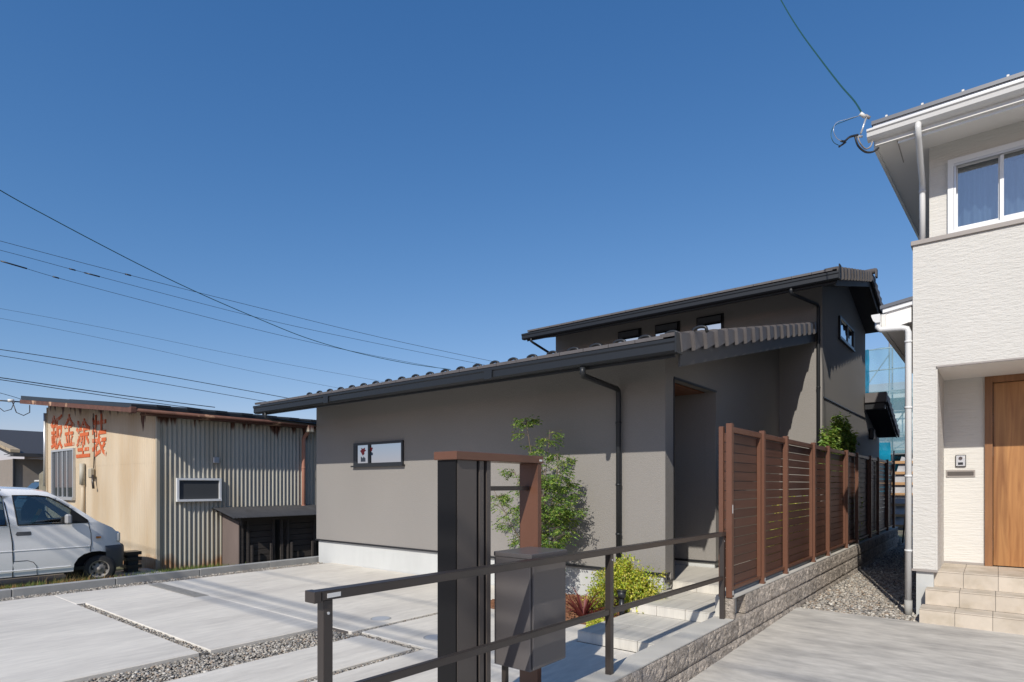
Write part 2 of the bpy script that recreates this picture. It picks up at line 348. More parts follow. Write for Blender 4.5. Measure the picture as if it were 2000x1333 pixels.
# ------------------------------------------------------------------ split-face retaining wall
wall = thing('block_wall', 'low split-face grey brown block retaining wall beside the concrete apron', 'wall', (-2.0, 6, 0))
XO, XI = -1.907, -2.10
def block_mesh(seed, L=0.398, H=0.192):
    nx, nz = 14, 8; V = []; F = []
    for j in range(nz + 1):
        for i in range(nx + 1):
            y = i / nx * L; z = j / nz * H
            e = min(i, nx - i, j, nz - j)
            d = 0.0 if e == 0 else (0.012 + 0.011 * noise.noise(Vector((y * 16 + seed * 9, z * 22, seed))) + 0.010 * noise.noise(Vector((y * 45, z * 45 + seed, seed * 3))) )
            V.append((max(d, -0.01) - 0.004, y - L / 2, z))
    for j in range(nz):
        for i in range(nx):
            a = j * (nx + 1) + i; F.append((a, a + 1, a + nx + 2, a + nx + 1))
    me = bpy.data.meshes.new('block'); me.from_pydata(V, [], F); bm = bmesh.new(); bm.from_mesh(me)
    D = -0.085
    a = [bm.verts.new((x, y, z)) for x, y, z in [(D, -L / 2, 0), (D, L / 2, 0), (D, L / 2, H), (D, -L / 2, H)]]
    b = [bm.verts.new((-.004, y, z)) for y, z in [(-L / 2, 0), (L / 2, 0), (L / 2, H), (-L / 2, H)]]
    bm.faces.new(a)
    for i in range(4): bm.faces.new((a[i], a[(i + 1) % 4], b[(i + 1) % 4], b[i]))
    bmesh.ops.recalc_face_normals(bm, faces=bm.faces); bm.to_mesh(me); bm.free(); me.materials.append(M['split_block']); return me
BM_ = [block_mesh(s) for s in range(5)]
ztops = [(-0.11, 0.089), (0.089, 0.288)]
for ci, zb in enumerate([-0.109, 0.091, 0.291]):
    y = -1.0 + (0.2 if ci == 1 else 0.0)
    while y < 17.75:
        if ci < 2 or y >= 5.85:
            link('block', random.choice(BM_), None, wall, (XO - 0.002 + random.uniform(-.002, .002), y, zb))
        y += 0.4
MB().box(XO - 0.09, XI, -1.2, 5.70, -0.40, 0.290).build('wall_core', M['coping'], wall)
MB().box(XO - 0.09, XI, 5.701, 17.8, -0.40, 0.490).build('wall_core', M['coping'], wall)
MB().box(XO - 0.002, XO - 0.0905, 5.655, 5.699, 0.291, 0.488).build('end_block', M['split_block'], wall)
MB().box(XO - 0.001, XO - 0.0905, -1.2, 5.655, 0.283, 0.292).build('coping', M['coping'], wall)
MB().box(XO - 0.001, XO - 0.0905, 5.655, 17.8, 0.483, 0.492).build('coping', M['coping'], wall)
MB().box(XO - 0.086, XO - 0.010, -1.2, 17.8, -0.4, 0.282).build('mortar', M['block_dark'], wall)

# ------------------------------------------------------------------ brown louvre fence on the wall
fence = thing('slat_fence', 'tall brown horizontal-slat aluminium fence on the block wall', 'fence', (-1.97, 11, 0.49))
FY = [5.665, 6.67, 7.585, 8.97, 9.885, 11.29, 12.26, 13.70, 14.70, 16.10, 17.20]
for i, y in enumerate(FY):
    MB().box(-1.975, -1.920, y - 0.030, y + 0.030, 0.49, 2.125, bev=0.003).build('fence_post', M['brown_alu'], fence)
    p = MB().box(-1.919, -1.914, y - 0.012, y + 0.012, 0.515, 0.555).build('bolt_cover', M['alu'], fence)
    p['label'] = 'small bright bolt cover at the foot of a post'
for i in range(len(FY) - 1):
    y0, y1 = FY[i] + 0.032, FY[i + 1] - 0.032
    if i % 2 == 1: y0 += 0.0
    MB().box(-1.985, -1.945, y0, y1, 2.045, 2.10, bev=0.003).build('top_rail', M['brown_alu'], fence)
    MB().box(-1.985, -1.950, y0, y1, 0.545, 0.575).build('bottom_rail', M['brown_alu'], fence)
    if i % 2 == 0: MB().box(-1.984, -1.946, y1 - 0.035, y1 - 0.002, 0.576, 2.044).build('frame_stile', M['brown_alu'], fence)
    else: MB().box(-1.984, -1.946, y0 + 0.002, y0 + 0.035, 0.576, 2.044).build('frame_stile', M['brown_alu'], fence)
    for k in range(16):
        z = 0.582 + k * 0.0915
        MB().box(-2.000, -1.986, FY[i] + 0.002, FY[i + 1] - 0.002, z, z + 0.0835).build('slat', M['brown_slat'], fence)
MB().box(-2.045, -2.002, 5.64, 5.69, 0.49, 2.10, bev=.003).build('frame_stile', M['brown_alu'], fence)
st = MB().box(-1.9195, -1.9185, 5.652, 5.672, 1.28, 1.36).build('sticker', M['white_paint'], fence); st['label'] = 'small white sticker on the first post'

# ------------------------------------------------------------------ handrail on the coping
rail = thing('handrail', 'dark bronze two-rail metal handrail on the wall coping in the foreground', 'handrail', (-2.0, 3.5, 0.29))
def rtop(y): return 1.148 - 0.0098 * (y - 1.33)
def rlow(y): return 0.758 - 0.0155 * (y - 1.33)
for y in (1.335, 3.505, 5.615):
    MB().box(-2.022, -1.980, y - 0.021, y + 0.021, 0.291, rtop(y) - 0.038, bev=0.002).build('rail_post', M['bronze'], rail)
def slope_bar(f, x0, x1, y0, y1, h):
    m = MB(); m.prism([(y0, f(y0) - h), (y1, f(y1) - h), (y1, f(y1)), (y0, f(y0))], 'x', x0, x1)
    bmesh.ops.bevel(m.bm, geom=m.bm.edges[:], offset=0.003, segments=2, affect='EDGES'); return m
slope_bar(rtop, -2.030, -1.972, 1.30, 5.64, 0.037).build('top_rail', M['bronze'], rail)
for a, b in ((1.357, 3.483), (3.527, 5.593)):
    slope_bar(rlow, -2.016, -1.986, a, b, 0.036).build('lower_rail', M['bronze'], rail)
MB().box(-2.033, -1.969, 1.268, 1.299, rtop(1.3) - 0.042, rtop(1.3) + 0.002, bev=.002).build('end_cap', M['bronze'], rail)
for (yy, zz) in ((1.335, 1.06), (1.335, .70), (3.505, 1.05), (5.615, 1.02)): MB().cyl((-1.9795, yy, zz), (-1.977, yy, zz), .006, n=8).build('screw', M['alu'], rail)
s_ = MB().box(-1.9718, -1.9705, 1.325, 1.385, rtop(1.35) - 0.028, rtop(1.35) - 0.011).build('sticker', M['white_paint'], rail); s_['label'] = 'small white sticker near the rail end'

# ------------------------------------------------------------------ gate unit: panels, beam, column
gu = thing('gate_post_unit', 'dark metal nameplate gate unit with brown top beam and column', 'gate post', (-2.38, 2.75, 0.10))
MB().box(-2.475, -2.295, 2.355, 3.165, 1.688, 1.735, bev=.003).build('top_beam', M['brown_alu'], gu)
MB().box(-2.452, -2.315, 2.385, 2.540, 0.10, 1.687).build('panel', M['bronze2'], gu)
MB().box(-2.44, -2.328, 2.541, 2.565, 0.10, 1.687).build('groove', M['matt_black'], gu)
MB().box(-2.452, -2.315, 2.566, 2.602, 0.10, 1.687).build('panel', M['bronze2'], gu)
MB().box(-2.44, -2.345, 2.603, 2.630, 0.10, 1.687).build('groove', M['matt_black'], gu)
MB().box(-2.452, -2.315, 2.631, 2.664, 0.10, 1.687).build('panel', M['bronze2'], gu)
MB().box(-2.46, -2.318, 2.372, 2.384, 0.10, 1.687).build('face_plate', M['matt_black'], gu)
MB().box(-2.450, -2.300, 3.108, 3.150, 0.10, 1.687, bev=.002).build('column', M['brown_alu'], gu)
MB().box(-2.40, -2.37, 2.665, 3.107, 1.513, 1.541).build('crossbar', M['bronze'], gu)
MB().box(-2.345, -2.315, 2.80, 2.83, 0.10, 0.470).build('leg', M['bronze'], gu)
stk = MB().box(-2.2945, -2.2935, 3.12, 3.15, 1.70, 1.712).build('sticker', M['white_paint'], gu); stk['label'] = 'tiny white label at the beam end'
# parcel box
pbx = thing('parcel_box', 'grey metal parcel box fixed between gate panel and column', 'parcel box', (-2.2, 2.9, 0.47))
MB().box(-2.345, -2.075, 2.73, 3.09, 0.475, 1.120, bev=.003).build('body', M['steel_box'], pbx)
MB().box(-2.347, -2.061, 2.727, 3.093, 1.122, 1.150, bev=.003).build('lid', M['steel_box'], pbx)
MB().box(-2.073, -2.062, 2.745, 3.078, 0.485, 1.110, bev=.003).build('door', M['steel_box'], pbx)

# ------------------------------------------------------------------ tiled entrance steps
steps = thing('entrance_steps', 'three shallow pale grey tiled steps climbing beside the block wall', 'steps', (-2.55, 5.5, 0.1))
def tiled_step(parent, x0, x1, y0, y1, z0, z1, tx, ty, m, front=True, back_z0=None):
    g = 0.0025
    MB().box(x0 + .006, x1 - .006, y0 + .010, y1, z0, z1 - 0.009).build('step_core', M['grout'], parent)
    nx = max(1, round((x1 - x0) / tx)); ny = max(1, round((y1 - y0) / ty)); ax = (x1 - x0) / nx; ay = (y1 - y0) / ny
    for i in range(nx):
        for j in range(ny):
            MB().box(x0 + i * ax + g, x0 + (i + 1) * ax - g, y0 + j * ay + (g if j else -0.002), y0 + (j + 1) * ay - g, z1 - 0.0085, z1, bev=.0012).build('tread_tile', m, parent)
        MB().box(x0 + i * ax + g, x0 + (i + 1) * ax - g, y0, y0 + 0.0095, z0 + .001, z1 - 0.0105).build('riser_tile', m, parent)
tiled_step(steps, -3.02, -2.103, 4.70, 5.72, 0.10, 0.20, 0.30, 0.51, M['grey_tile'])
tiled_step(steps, -3.02, -2.103, 5.721, 6.72, 0.20, 0.305, 0.30, 0.50, M['grey_tile'])
tiled_step(steps, -2.985, -2.103, 6.721, 9.30, 0.305, 0.41, 0.30, 0.60, M['grey_tile'])
MB().box(-3.02, -2.103, 5.722, 6.72, 0.0, 0.198).build('step_core', M['grout'], steps)
MB().box(-3.02, -2.103, 6.722, 9.3, 0.0, 0.303).build('step_core', M['grout'], steps)
MB().box(-4.6, -2.986, 6.77, 8.13, 0.2, 0.408).build('porch_floor', M['grey_tile'], steps)
# planting bed
MB().box(-4.85, -3.03, 5.32, 6.5, 0.02, 0.125).build('planting_bed', M['mulch'], kind='structure')
MB().box(-3.0, -2.1, 9.31, 17.5, 0.0, 0.36).build('side_planting_bed', M['mulch'], kind='structure')

# ------------------------------------------------------------------ the dark grey house
dh = thing('dark_house', 'modern grey rendered house with charcoal tiled roofs, low wing in front of a taller block', 'house', (-6.0, 9, 0.1))
PX = dict(x0=-10.07, xb=-2.99, y1=6.53, y2=11.23, xc=-2.30, y3=15.53)
def zlow(y): return 2.985 + (y - 5.5) * 0.228         # low roof, top of the tile bed
def zup(y): return 4.86 + (y - 10.29) * 0.253 if y < 13.53 else 4.86 + 3.24 * 0.253 - (y - 13.53) * 0.253
W_ = M['render_grey']
# low wing walls
MB().prism([(6.53, 0.52), (6.68, 0.52), (6.68, zlow(6.68) - .16), (6.53, zlow(6.53) - .16)], 'x', -10.07, -2.99).build('front_wall', W_, dh)
MB().prism([(6.681, 0.52), (11.2, 0.52), (11.2, zlow(11.2) - .16), (6.681, zlow(6.681) - .16)], 'x', -10.07, -9.92).build('side_wall', W_, dh)
MB().prism([(6.681, 0.42), (6.76, 0.42), (6.76, zlow(6.76) - .16), (6.681, zlow(6.681) - .16)], 'x', -3.14, -2.99).build('side_wall', W_, dh)
MB().prism([(6.761, 2.832), (8.139, 2.832), (8.139, zlow(8.139) - .16), (6.761, zlow(6.761) - .16)], 'x', -3.14, -2.99).build('side_wall', W_, dh)
MB().prism([(8.14, 0.50), (11.229, 0.50), (11.229, zlow(11.229) - .16), (8.14, zlow(8.14) - .16)], 'x', -3.14, -2.99).build('side_wall', W_, dh)
MB().box(-4.6, -3.141, 8.14, 8.28, 0.50, 2.829).build('porch_wall', W_, dh)
MB().box(-4.6, -3.141, 6.682, 6.76, 0.42, 2.829).build('porch_wall', W_, dh)
MB().box(-4.75, -4.61, 6.70, 8.28, 0.42, 2.829).build('porch_wall', W_, dh)
fd = MB().box(-4.609, -4.57, 6.95, 7.9, 0.42, 2.7).build('front_door', M['charcoal'], dh)
MB().cyl((-4.55, 7.05, 1.1), (-4.55, 7.05, 1.9), 0.015).build('handle', M['alu'], fd)
for i in range(9):
    x = -4.6 + i * 0.1615
    MB().box(x + .002, x + .1595, 6.765, 8.135, 2.815, 2.829).build('soffit_board', M['soffit_wood'], dh)
MB().box(-3.0, -2.982, 6.765, 8.16, 2.812, 2.838).build('opening_trim', M['frame_black'], dh)
MB().box(-2.996, -2.980, 6.752, 6.766, 0.42, 2.811).build('opening_trim', M['frame_black'], dh)
# trims / foundation
MB().box(-10.085, -2.975, 6.515, 6.60, 0.492, 0.518).build('base_flashing', M['frame_black'], dh)
MB().box(-10.04, -3.03, 6.56, 6.66, 0.0, 0.491).build('foundation', M['foundation'], dh)
MB().box(-10.04, -9.95, 6.661, 11.2, -0.3, 0.491).build('foundation', M['foundation'], dh)
MB().box(-3.135, -2.975, 8.125, 11.22, 0.470, 0.499).build('base_flashing', M['frame_black'], dh)
MB().box(-4.6, -3.136, 8.125, 8.2, 0.470, 0.499).build('base_flashing', M['frame_black'], dh)
MB().box(-4.6, -3.01, 8.15, 8.27, 0.30, 0.469).build('foundation', M['foundation'], dh)
MB().box(-3.13, -3.01, 8.271, 11.2, 0.30, 0.469).build('foundation', M['foundation'], dh)
MB().box(-3.13, -3.03, 6.661, 6.75, 0.0, 0.419).build('foundation', M['foundation'], dh)
MB().box(-2.99, -2.978, 6.52, 6.76, 0.405, 0.43).build('base_flashing', M['frame_black'], dh)
# tall block
MB().prism([(11.23, 0.5), (15.53, 0.5), (15.53, zup(15.53) - .17), (13.53, zup(13.53) - .17), (11.23, zup(11.23) - .17)], 'x', -7.80, -2.30).build('block_wall', W_, dh)
MB().box(-7.8, -2.33, 11.26, 15.5, 0.1, 0.499).build('foundation', M['foundation'], dh)
MB().box(-2.299, -2.286, 11.30, 15.53, 3.035, 3.055).build('storey_trim', M['frame_black'], dh)
MB().box(-10.05, -7.81, 11.2, 11.35, 0.3, 4.1).build('rear_wall', W_, dh)
# rear wing
MB().prism([(15.531, 0.5), (17.6, 0.5), (17.6, 2.70), (15.531, 3.25)], 'x', -7.80, -2.302).build('rear_wing_wall', W_, dh)
# roofs -----------------------------------------------------------
def roof_slab(name, x0, x1, ya, yb, f, th, m, parent):
    return MB().prism([(ya, f(ya) - th), (yb, f(yb) - th), (yb, f(yb) - 0.012), (ya, f(ya) - 0.012)], 'x', x0, x1).build(name, m, parent)
def tile_field(x0, x1, ya, yb, f, parent, row=0.28, wdt=0.303):
    """flat interlocking tiles: stepped courses with recessed joints, one mesh"""
    m = MB(); n = int(round(abs(yb - ya) / row)); s = (yb - ya) / n; nx = int(round((x1 - x0) / wdt)); wx = (x1 - x0) / nx
    for i in range(n):
        a, b = ya + i * s, ya + (i + 1) * s
        for j in range(nx):
            X0, X1 = x0 + j * wx + .003, x0 + (j + 1) * wx - .003
            m.prism([(a, f(a) - .005), (b + s * .1, f(b + s * .1) - .02), (b + s * .1, f(b + s * .1) + .004), (a, f(a) + .030)], 'x', X0, X1)
    return m.build('tile_field', M['tile'], parent, kind='stuff')
lroof = roof_slab('low_roof', -10.18, -2.42, 5.52, 11.225, zlow, 0.17, M['soffit_dark'], dh)
tile_field(-10.16, -2.52, 5.46, 11.22, zlow, lroof)
uroof = roof_slab('upper_roof', -7.90, -1.946, 10.31, 13.53, zup, 0.18, M['soffit_dark'], dh)
uroof2 = roof_slab('upper_roof', -7.90, -1.946, 13.5301, 15.62, zup, 0.18, M['soffit_dark'], dh)
tile_field(-7.88, -1.96, 10.27, 13.5, zup, uroof); tile_field(-7.88, -1.96, 15.66, 13.56, zup, uroof2)
def rake_tile_mesh(L, wd=0.17, drop=0.15, th=0.028):
    m = MB()
    # stepped: the front (lower) end sits proud of the tile before it
    fo, ro, L2 = th + .016, th - .006, L * .91
    q = [m.bm.verts.new(c) for c in ((0, 0, -drop - .015), (0, 0, .034), (0, L2, .014), (0, L2, -drop + .018), (fo, 0, -drop - .015), (fo, 0, .026), (ro, L2, .006), (ro, L2, -drop + .018))]
    for f_ in ((0, 1, 2, 3), (4, 7, 6, 5), (0, 4, 5, 1), (3, 2, 6, 7), (1, 5, 6, 2), (0, 3, 7, 4)): m.bm.faces.new([q[k_] for k_ in f_])
    bmesh.ops.recalc_face_normals(m.bm, faces=m.bm.faces)
    m.prism([(0.0, 0.0), (0.0, 0.0345), (L * 1.0, 0.0125), (L * 1.0, -0.02)], 'x', -wd, -0.0005)
    bmesh.ops.bevel(m.bm, geom=[e for e in m.bm.edges if all(v.co.x > .02 for v in e.verts)], offset=0.006, segments=2, affect='EDGES')
    me = bpy.data.meshes.new('rake_tile'); m.bm.to_mesh(me); m.bm.free(); me.materials.append(M['tile']); return me
def rake(parent, f, ya, yb, xe, n, sign=1, drop=0.15):
    L = abs(yb - ya) / n; me = rake_tile_mesh(L, drop=drop)
    for i in range(n):
        a = ya + (yb - ya) * i / n; b = ya + (yb - ya) * (i + 1) / n
        ang = math.atan2(f(b) - f(a), abs(b - a))
        link('rake_tile', me, None, parent, (xe - 0.028 + random.uniform(-.002, .002), a, f(a) + 0.006),
             rot=(ang if sign > 0 else -ang, 0, 0)) if sign > 0 else link('rake_tile', mirror_y(me), None, parent, (xe - 0.028, a, f(a) + 0.006), rot=(-ang, 0, 0))
_mir = {}
def mirror_y(me):
    if me.name not in _mir:
        c = me.copy()
        for v in c.vertices: v.co.y *= -1
        c.flip_normals(); _mir[me.name] = c
    return _mir[me.name]
rake(lroof, zlow, 5.46, 11.20, -2.355, 18)
MB().prism([(5.5, zlow(5.5) - .13), (11.2, zlow(11.2) - .13), (11.2, zlow(11.2) + .0), (5.5, zlow(5.5) + .0)], 'x', -2.399, -2.385).build('rake_underlay', M['frame_black'], lroof)
rake(uroof, zup, 10.27, 13.53, -1.875, 12)
rake(uroof2, zup, 15.66, 13.53, -1.875, 8, -1)
rake(lroof, zlow, 5.46, 11.20, -10.15, 18)
# barge boards, fascias
def barge(parent, f, ya, yb, x0, x1, top, bot, name='barge_board', m='soffit_dark'):
    MB().prism([(ya, f(ya) - bot), (yb, f(yb) - bot), (yb, f(yb) - top), (ya, f(ya) - top)], 'x', x0, x1).build(name, M[m], parent)
barge(lroof, zlow, 5.58, 11.21, -2.419, -2.400, 0.02, 0.30, m='barge')
barge(uroof, zup, 10.36, 13.53, -1.945, -1.930, 0.02, 0.25, m='barge'); barge(uroof2, zup, 15.6, 13.531, -1.945, -1.930, 0.02, 0.25, m='barge')
MB().box(-10.17, -2.421, 5.50, 5.519, zlow(5.5) - .20, zlow(5.5) - .03).build('fascia', M['charcoal'], lroof)
MB().box(-7.9, -1.901, 10.29, 10.309, zup(10.3) - .21, zup(10.3) - .03).build('fascia', M['charcoal'], uroof)
rg = MB(); rg.tube([(-7.9, 13.53, zup(13.53) + .035), (-1.83, 13.53, zup(13.53) + .035)], 0.055, 10).build('ridge_tile', M['tile'], uroof)
MB().box(-1.835, -1.80, 13.47, 13.60, zup(13.53) - .10, zup(13.53) + .07, bev=.01).build('ridge_end_tile', M['tile'], uroof)
# gutters
def gutter(name, x0, x1, y, zt, parent, h=0.125, wd=0.11):
    # profile in (side, up); sweeping +X makes side = -Y
    prof = [(0.0, 0), (wd, 0.0), (wd, -0.03), (wd - .012, -0.045), (wd - 0.012, -h * .85), (wd - 0.035, -h), (0.0, -h), (0.0, -.01)]
    g = MB(); g.extrude_path(prof, [(x0, y, zt), (x1, y, zt)])
    return g.build(name, M['gutter_dark'], parent)
g1 = gutter('gutter', -10.28, -2.37, 5.497, 2.945, lroof, h=0.135)
MB().box(-2.369, -2.352, 5.375, 5.52, 2.80, 3.0, bev=.004).build('gutter_end', M['charcoal'], lroof)
g2 = gutter('gutter', -7.97, -1.86, 10.287, 4.80, uroof, h=0.12)
MB().box(-1.859, -1.842, 10.17, 10.30, 4.67, 4.90, bev=.004).build('gutter_end', M['charcoal'], uroof)
for x in (-8.05, -4.72):
    MB().box(x - .06, x + .06, 5.378, 5.384, 2.812, 2.912).build('gutter_joint', M['gutter_dark'], lroof)
# snow guards: small loops on the low roof
for k in range(24):
    x = -9.155 + k * 0.2985
    m = MB(); z = zlow(5.80) + 0.03
    pts = [(x - .075, 5.80, z - .03)] + [(x - .06 + .12 * t, 5.80, z - .016 + .050 * math.sin(math.pi * (0.25 + 0.5 * t))) for t in [i / 6 for i in range(7)]] + [(x + .075, 5.80, z - .03)]
    m.tube(pts, 0.017, 6); m.build('snow_guard', M['charcoal'], lroof)
# downpipes
def pipe(name, pts, r, m, parent, bands=()):
    p = MB().tube(pts, r, 12).build(name, M[m], parent)
    for (x, y, z) in bands:
        MB().cyl((x, y, z - .012), (x, y, z + .012), r + .006, n=12).build('pipe_band', M[m], p)
    return p
pipe('downpipe', [(-3.43, 5.44, 2.80), (-3.43, 5.44, 2.735), (-3.44, 5.47, 2.715), (-3.555, 6.40, 2.705), (-3.565, 6.455, 2.69), (-3.565, 6.465, 2.63), (-3.565, 6.465, 0.12)], 0.031, 'charcoal', dh,
     [(-3.565, 6.465, z) for z in (2.3, 1.55, 0.95)])
pipe('downpipe', [(-2.55, 10.24, 4.70), (-2.55, 10.24, 4.62), (-2.54, 10.30, 4.60), (-2.36, 11.12, 4.60), (-2.35, 11.18, 4.57), (-2.35, 11.18, 4.5), (-2.35, 11.18, 0.35)], 0.028, 'charcoal', dh,
     [(-2.35, 11.18, z) for z in (4.0, 3.2, 2.2)])
pipe('downpipe', [(-7.75, 10.24, 4.70), (-7.75, 10.24, 4.62), (-7.74, 10.3, 4.60), (-7.72, 11.15, 4.42), (-7.72, 11.18, 4.35), (-7.72, 11.18, 4.2)], 0.026, 'charcoal', dh)
pipe('downpipe', [(-9.95, 5.44, 2.82), (-9.95, 5.44, 2.72), (-9.99, 5.6, 2.70), (-10.13, 6.6, 2.70), (-10.13, 6.7, 2.66), (-10.13, 6.7, 0.05)], 0.026, 'charcoal', dh)
# windows
def win_front(x0, x1, z0, z1, y, parent, fr=0.04, div=None, proud=0.03, gm='glass_dark', sill=True):
    f = MB()
    f.box(x0, x1, y - proud, y - .001, z1 - fr, z1).box(x0, x1, y - proud, y - .001, z0, z0 + fr)
    f.box(x0, x0 + fr, y - proud, y - .001, z0 + fr, z1 - fr).box(x1 - fr, x1, y - proud, y - .001, z0 + fr, z1 - fr)
    if div: f.box(div - .025, div + .025, y - proud - .004, y - .001, z0 + fr, z1 - fr)
    wn = f.build('window', M['frame_black'], parent)
    xs = [x0 + fr, (div - .025), (div + .025), x1 - fr] if div else [x0 + fr, x1 - fr]
    for a, b in zip(xs[::2], xs[1::2]): MB().box(a, b, y - .014, y - .008, z0 + fr, z1 - fr).build('pane', M[gm], wn)
    if div: # inner sash of the opening light
        MB().box(xs[0] , xs[0]+.05, y - proud + .002, y - .015, z0 + fr+.0005, z1 - fr-.0005).build('sash', M['frame_black'], wn)
    if sill: MB().box(x0 - .03, x1 + .03, y - proud - .035, y - .001, z0 - .028, z0 - .002).build('sill', M['frame_black'], wn)
    return wn
win_front(-8.88, -7.56, 1.885, 2.28, 6.53, dh, div=-8.44, gm='glass_mirror')
_w = bpy.data.objects['window']
red = mat('painted_red_reflection', (0.28, 0.012, 0.018), .5); dk = mat('painted_blue_reflection', (0.03, 0.06, 0.10), .5)  # painted reflections: flat red and blue-dark shapes set on the panes
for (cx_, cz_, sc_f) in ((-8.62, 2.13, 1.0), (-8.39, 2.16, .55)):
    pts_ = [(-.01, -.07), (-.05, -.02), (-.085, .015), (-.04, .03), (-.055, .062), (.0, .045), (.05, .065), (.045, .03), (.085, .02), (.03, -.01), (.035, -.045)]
    MB().prism([(cx_ + a * sc_f, cz_ + b * sc_f) for a, b in pts_], 'y', 6.5125, 6.5155).build('painted_red_reflection', red, _w)
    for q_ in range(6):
        xx = cx_ + (q_ - 2.5) * .022 * sc_f; MB().box(xx - .006, xx + .006, 6.5130, 6.5155, cz_ - .17 * sc_f - .01, cz_ - (.09 + .012 * (q_ % 3)) * sc_f).build('painted_reflection_bar', dk, _w)
for a, b in ((-6.19, -5.66), (-5.35, -4.83), (-4.49, -3.97)):
    wn_ = win_front(a, b, 4.30, 4.76, 11.23, dh, gm='frame_black', sill=False)
    th_ = R(4.7); s_in = MB(); s_in.box(a + .035, b - .035, -.006, 0, -.40, 0)  # pane leaned out at the top so that it mirrors the low sky
    for v in s_in.bm.verts:
        y_, z_ = v.co.y, v.co.z; v.co.y = 11.155 + y_ * math.cos(th_) - z_ * math.sin(th_); v.co.z = 4.722 + z_ * math.cos(th_)
    s_in.build('tilted_pane', M['glass_mirror'], wn_)
f = MB(); Y0, Y1, Z0, Z1, fr = 12.55, 13.95, 4.30, 4.71, 0.04
f.box(-2.299, -2.262, Y0, Y1, Z1 - fr, Z1).box(-2.299, -2.262, Y0, Y1, Z0, Z0 + fr).box(-2.299, -2.262, Y0, Y0 + fr, Z0 + fr, Z1 - fr).box(-2.299, -2.262, Y1 - fr, Y1, Z0 + fr, Z1 - fr)
f.box(-2.299, -2.27, 13.30, 13.35, Z0 + fr, Z1 - fr)
wn = f.build('window', M['frame_black'], dh)
MB().box(-2.292, -2.285, Y0 + fr, 13.30, Z0 + fr, Z1 - fr).build('pane', M['glass_mirror'], wn)
MB().box(-2.292, -2.285, 13.35, Y1 - fr, Z0 + fr, Z1 - fr).build('pane', M['glass_dark'], wn)
MB().box(-2.299, -2.25, Y0 - .03, Y1 + .03, Z0 - .028, Z0 - .002).build('sill', M['frame_black'], wn)
# rear wing lean-to roof
def zr(y): return 3.55 - (y - 15.3) * 0.34
rr = roof_slab('rear_roof', -7.8, -1.90, 15.54, 17.25, zr, 0.16, M['soffit_dark'], dh)
MB().box(-2.28, -1.86, 15.28, 15.46, 3.36, 3.58, bev=.01).build('ridge_cap', M['tile'], rr)
MB().box(-2.285, -1.90, 15.33, 15.50, 3.22, 3.355, bev=.006).build('gable_board', M['charcoal'], rr)
MB().prism([(15.47, zr(15.47) - .16), (17.3, zr(17.3) - .16), (17.3, zr(17.3)), (15.47, zr(15.47))], 'x', -2.28, -1.9001).build('eave_box', M['soffit_dark'], rr)
rake(rr, zr, 17.35, 15.35, -1.85, 7, -1)
barge(rr, zr, 17.25, 15.4, -1.899, -1.885, 0.02, 0.20, m='charcoal')
vh = MB().box(-2.298, -2.20, 16.0, 16.25, 2.60, 2.85, bev=.02).build('vent_hood', M['charcoal'], dh)
MB().box(-2.2995, -2.26, 16.35, 16.9, 1.7, 2.15).build('meter_box', M['frame_black'], dh)

# ------------------------------------------------------------------ white house on the right
wh = thing('white_house', 'white two-storey house with carved siding, timber front door and low-pitch roof', 'house', (2.5, 10, 0))
WS = M['white_siding']; XW = -0.755; YW = 8.35
# lower front wall: left pier, lintel band, right part
XR = 1.35   # right jamb of the porch
MB().box(XW, -0.535, YW, 9.44, 0.575, 2.898).build('pier_wall', WS, wh)
MB().box(XW, 6.0, YW, 9.44, 2.900, 4.320).build('front_wall', WS, wh)
MB().box(XR, 6.0, YW, 9.44, 0.575, 2.898).build('front_wall', WS, wh)
MB().box(-0.53, XR - .003, YW + .004, 9.44, 2.880, 2.898).build('porch_soffit', M['soffit_white'], wh)
MB().box(-0.53, XR - .003, YW - .012, YW + .003, 2.884, 2.902).build('soffit_trim', M['taupe_trim'], wh)
MB().box(-0.60, -0.112, 9.441, 9.60, 0.575, 2.879).build('porch_wall', M['white_siding2'], wh)
MB().box(0.98, XR + .2, 9.441, 9.60, 0.575, 2.879).build('porch_wall', M['white_siding2'], wh)
MB().box(XW, 6.0, 9.601, 16.5, 0.575, 4.320).build('side_wall', WS, wh)
MB().box(XW + 0.03, -0.56, YW + .03, 16.4, -0.3, 0.549).build('foundation', M['foundation'], wh)
MB().box(XR + .03, 5.9, YW + .03, 9.4, -0.3, 0.549).build('foundation', M['foundation'], wh)
MB().box(XW - .012, -0.523, YW - .012, 9.44, 0.550, 0.574).build('base_flashing', M['taupe_trim'], wh)
MB().box(-0.522, -0.112, 9.428, 9.44, 0.550, 0.574).build('base_flashing', M['taupe_trim'], wh)
MB().box(-0.534, -0.522, 8.36, 9.44, 0.550, 2.88).build('jamb_liner', M['white_siding2'], wh)
MB().box(XW - .001, XW + .0008, 8.352, 8.40, 0.60, 4.28).build('corner_joint', M['soffit_white'], wh)
# band at the first-floor ledge
MB().box(XW - .02, 6.0, YW - .025, 16.5, 4.322, 4.374, bev=.004).build('ledge_band', M['taupe_trim'], wh)
# upper wall with window opening
UX, UY = -0.605, 8.45
MB().box(UX, -0.43, UY, 8.60, 4.376, 5.62).build('upper_wall', M['white_siding2'], wh)
MB().box(-0.43, 1.20, UY, 8.60, 5.235, 5.62).build('upper_wall', M['white_siding2'], wh)
MB().box(1.20, 6.0, UY, 8.60, 4.376, 5.62).build('upper_wall', M['white_siding2'], wh)
MB().prism([(8.601, 4.376), (16.3, 4.376), (16.3, 6.3), (8.601, 5.46)], 'x', UX, UX + .15).build('upper_side_wall', M['white_siding2'], wh)
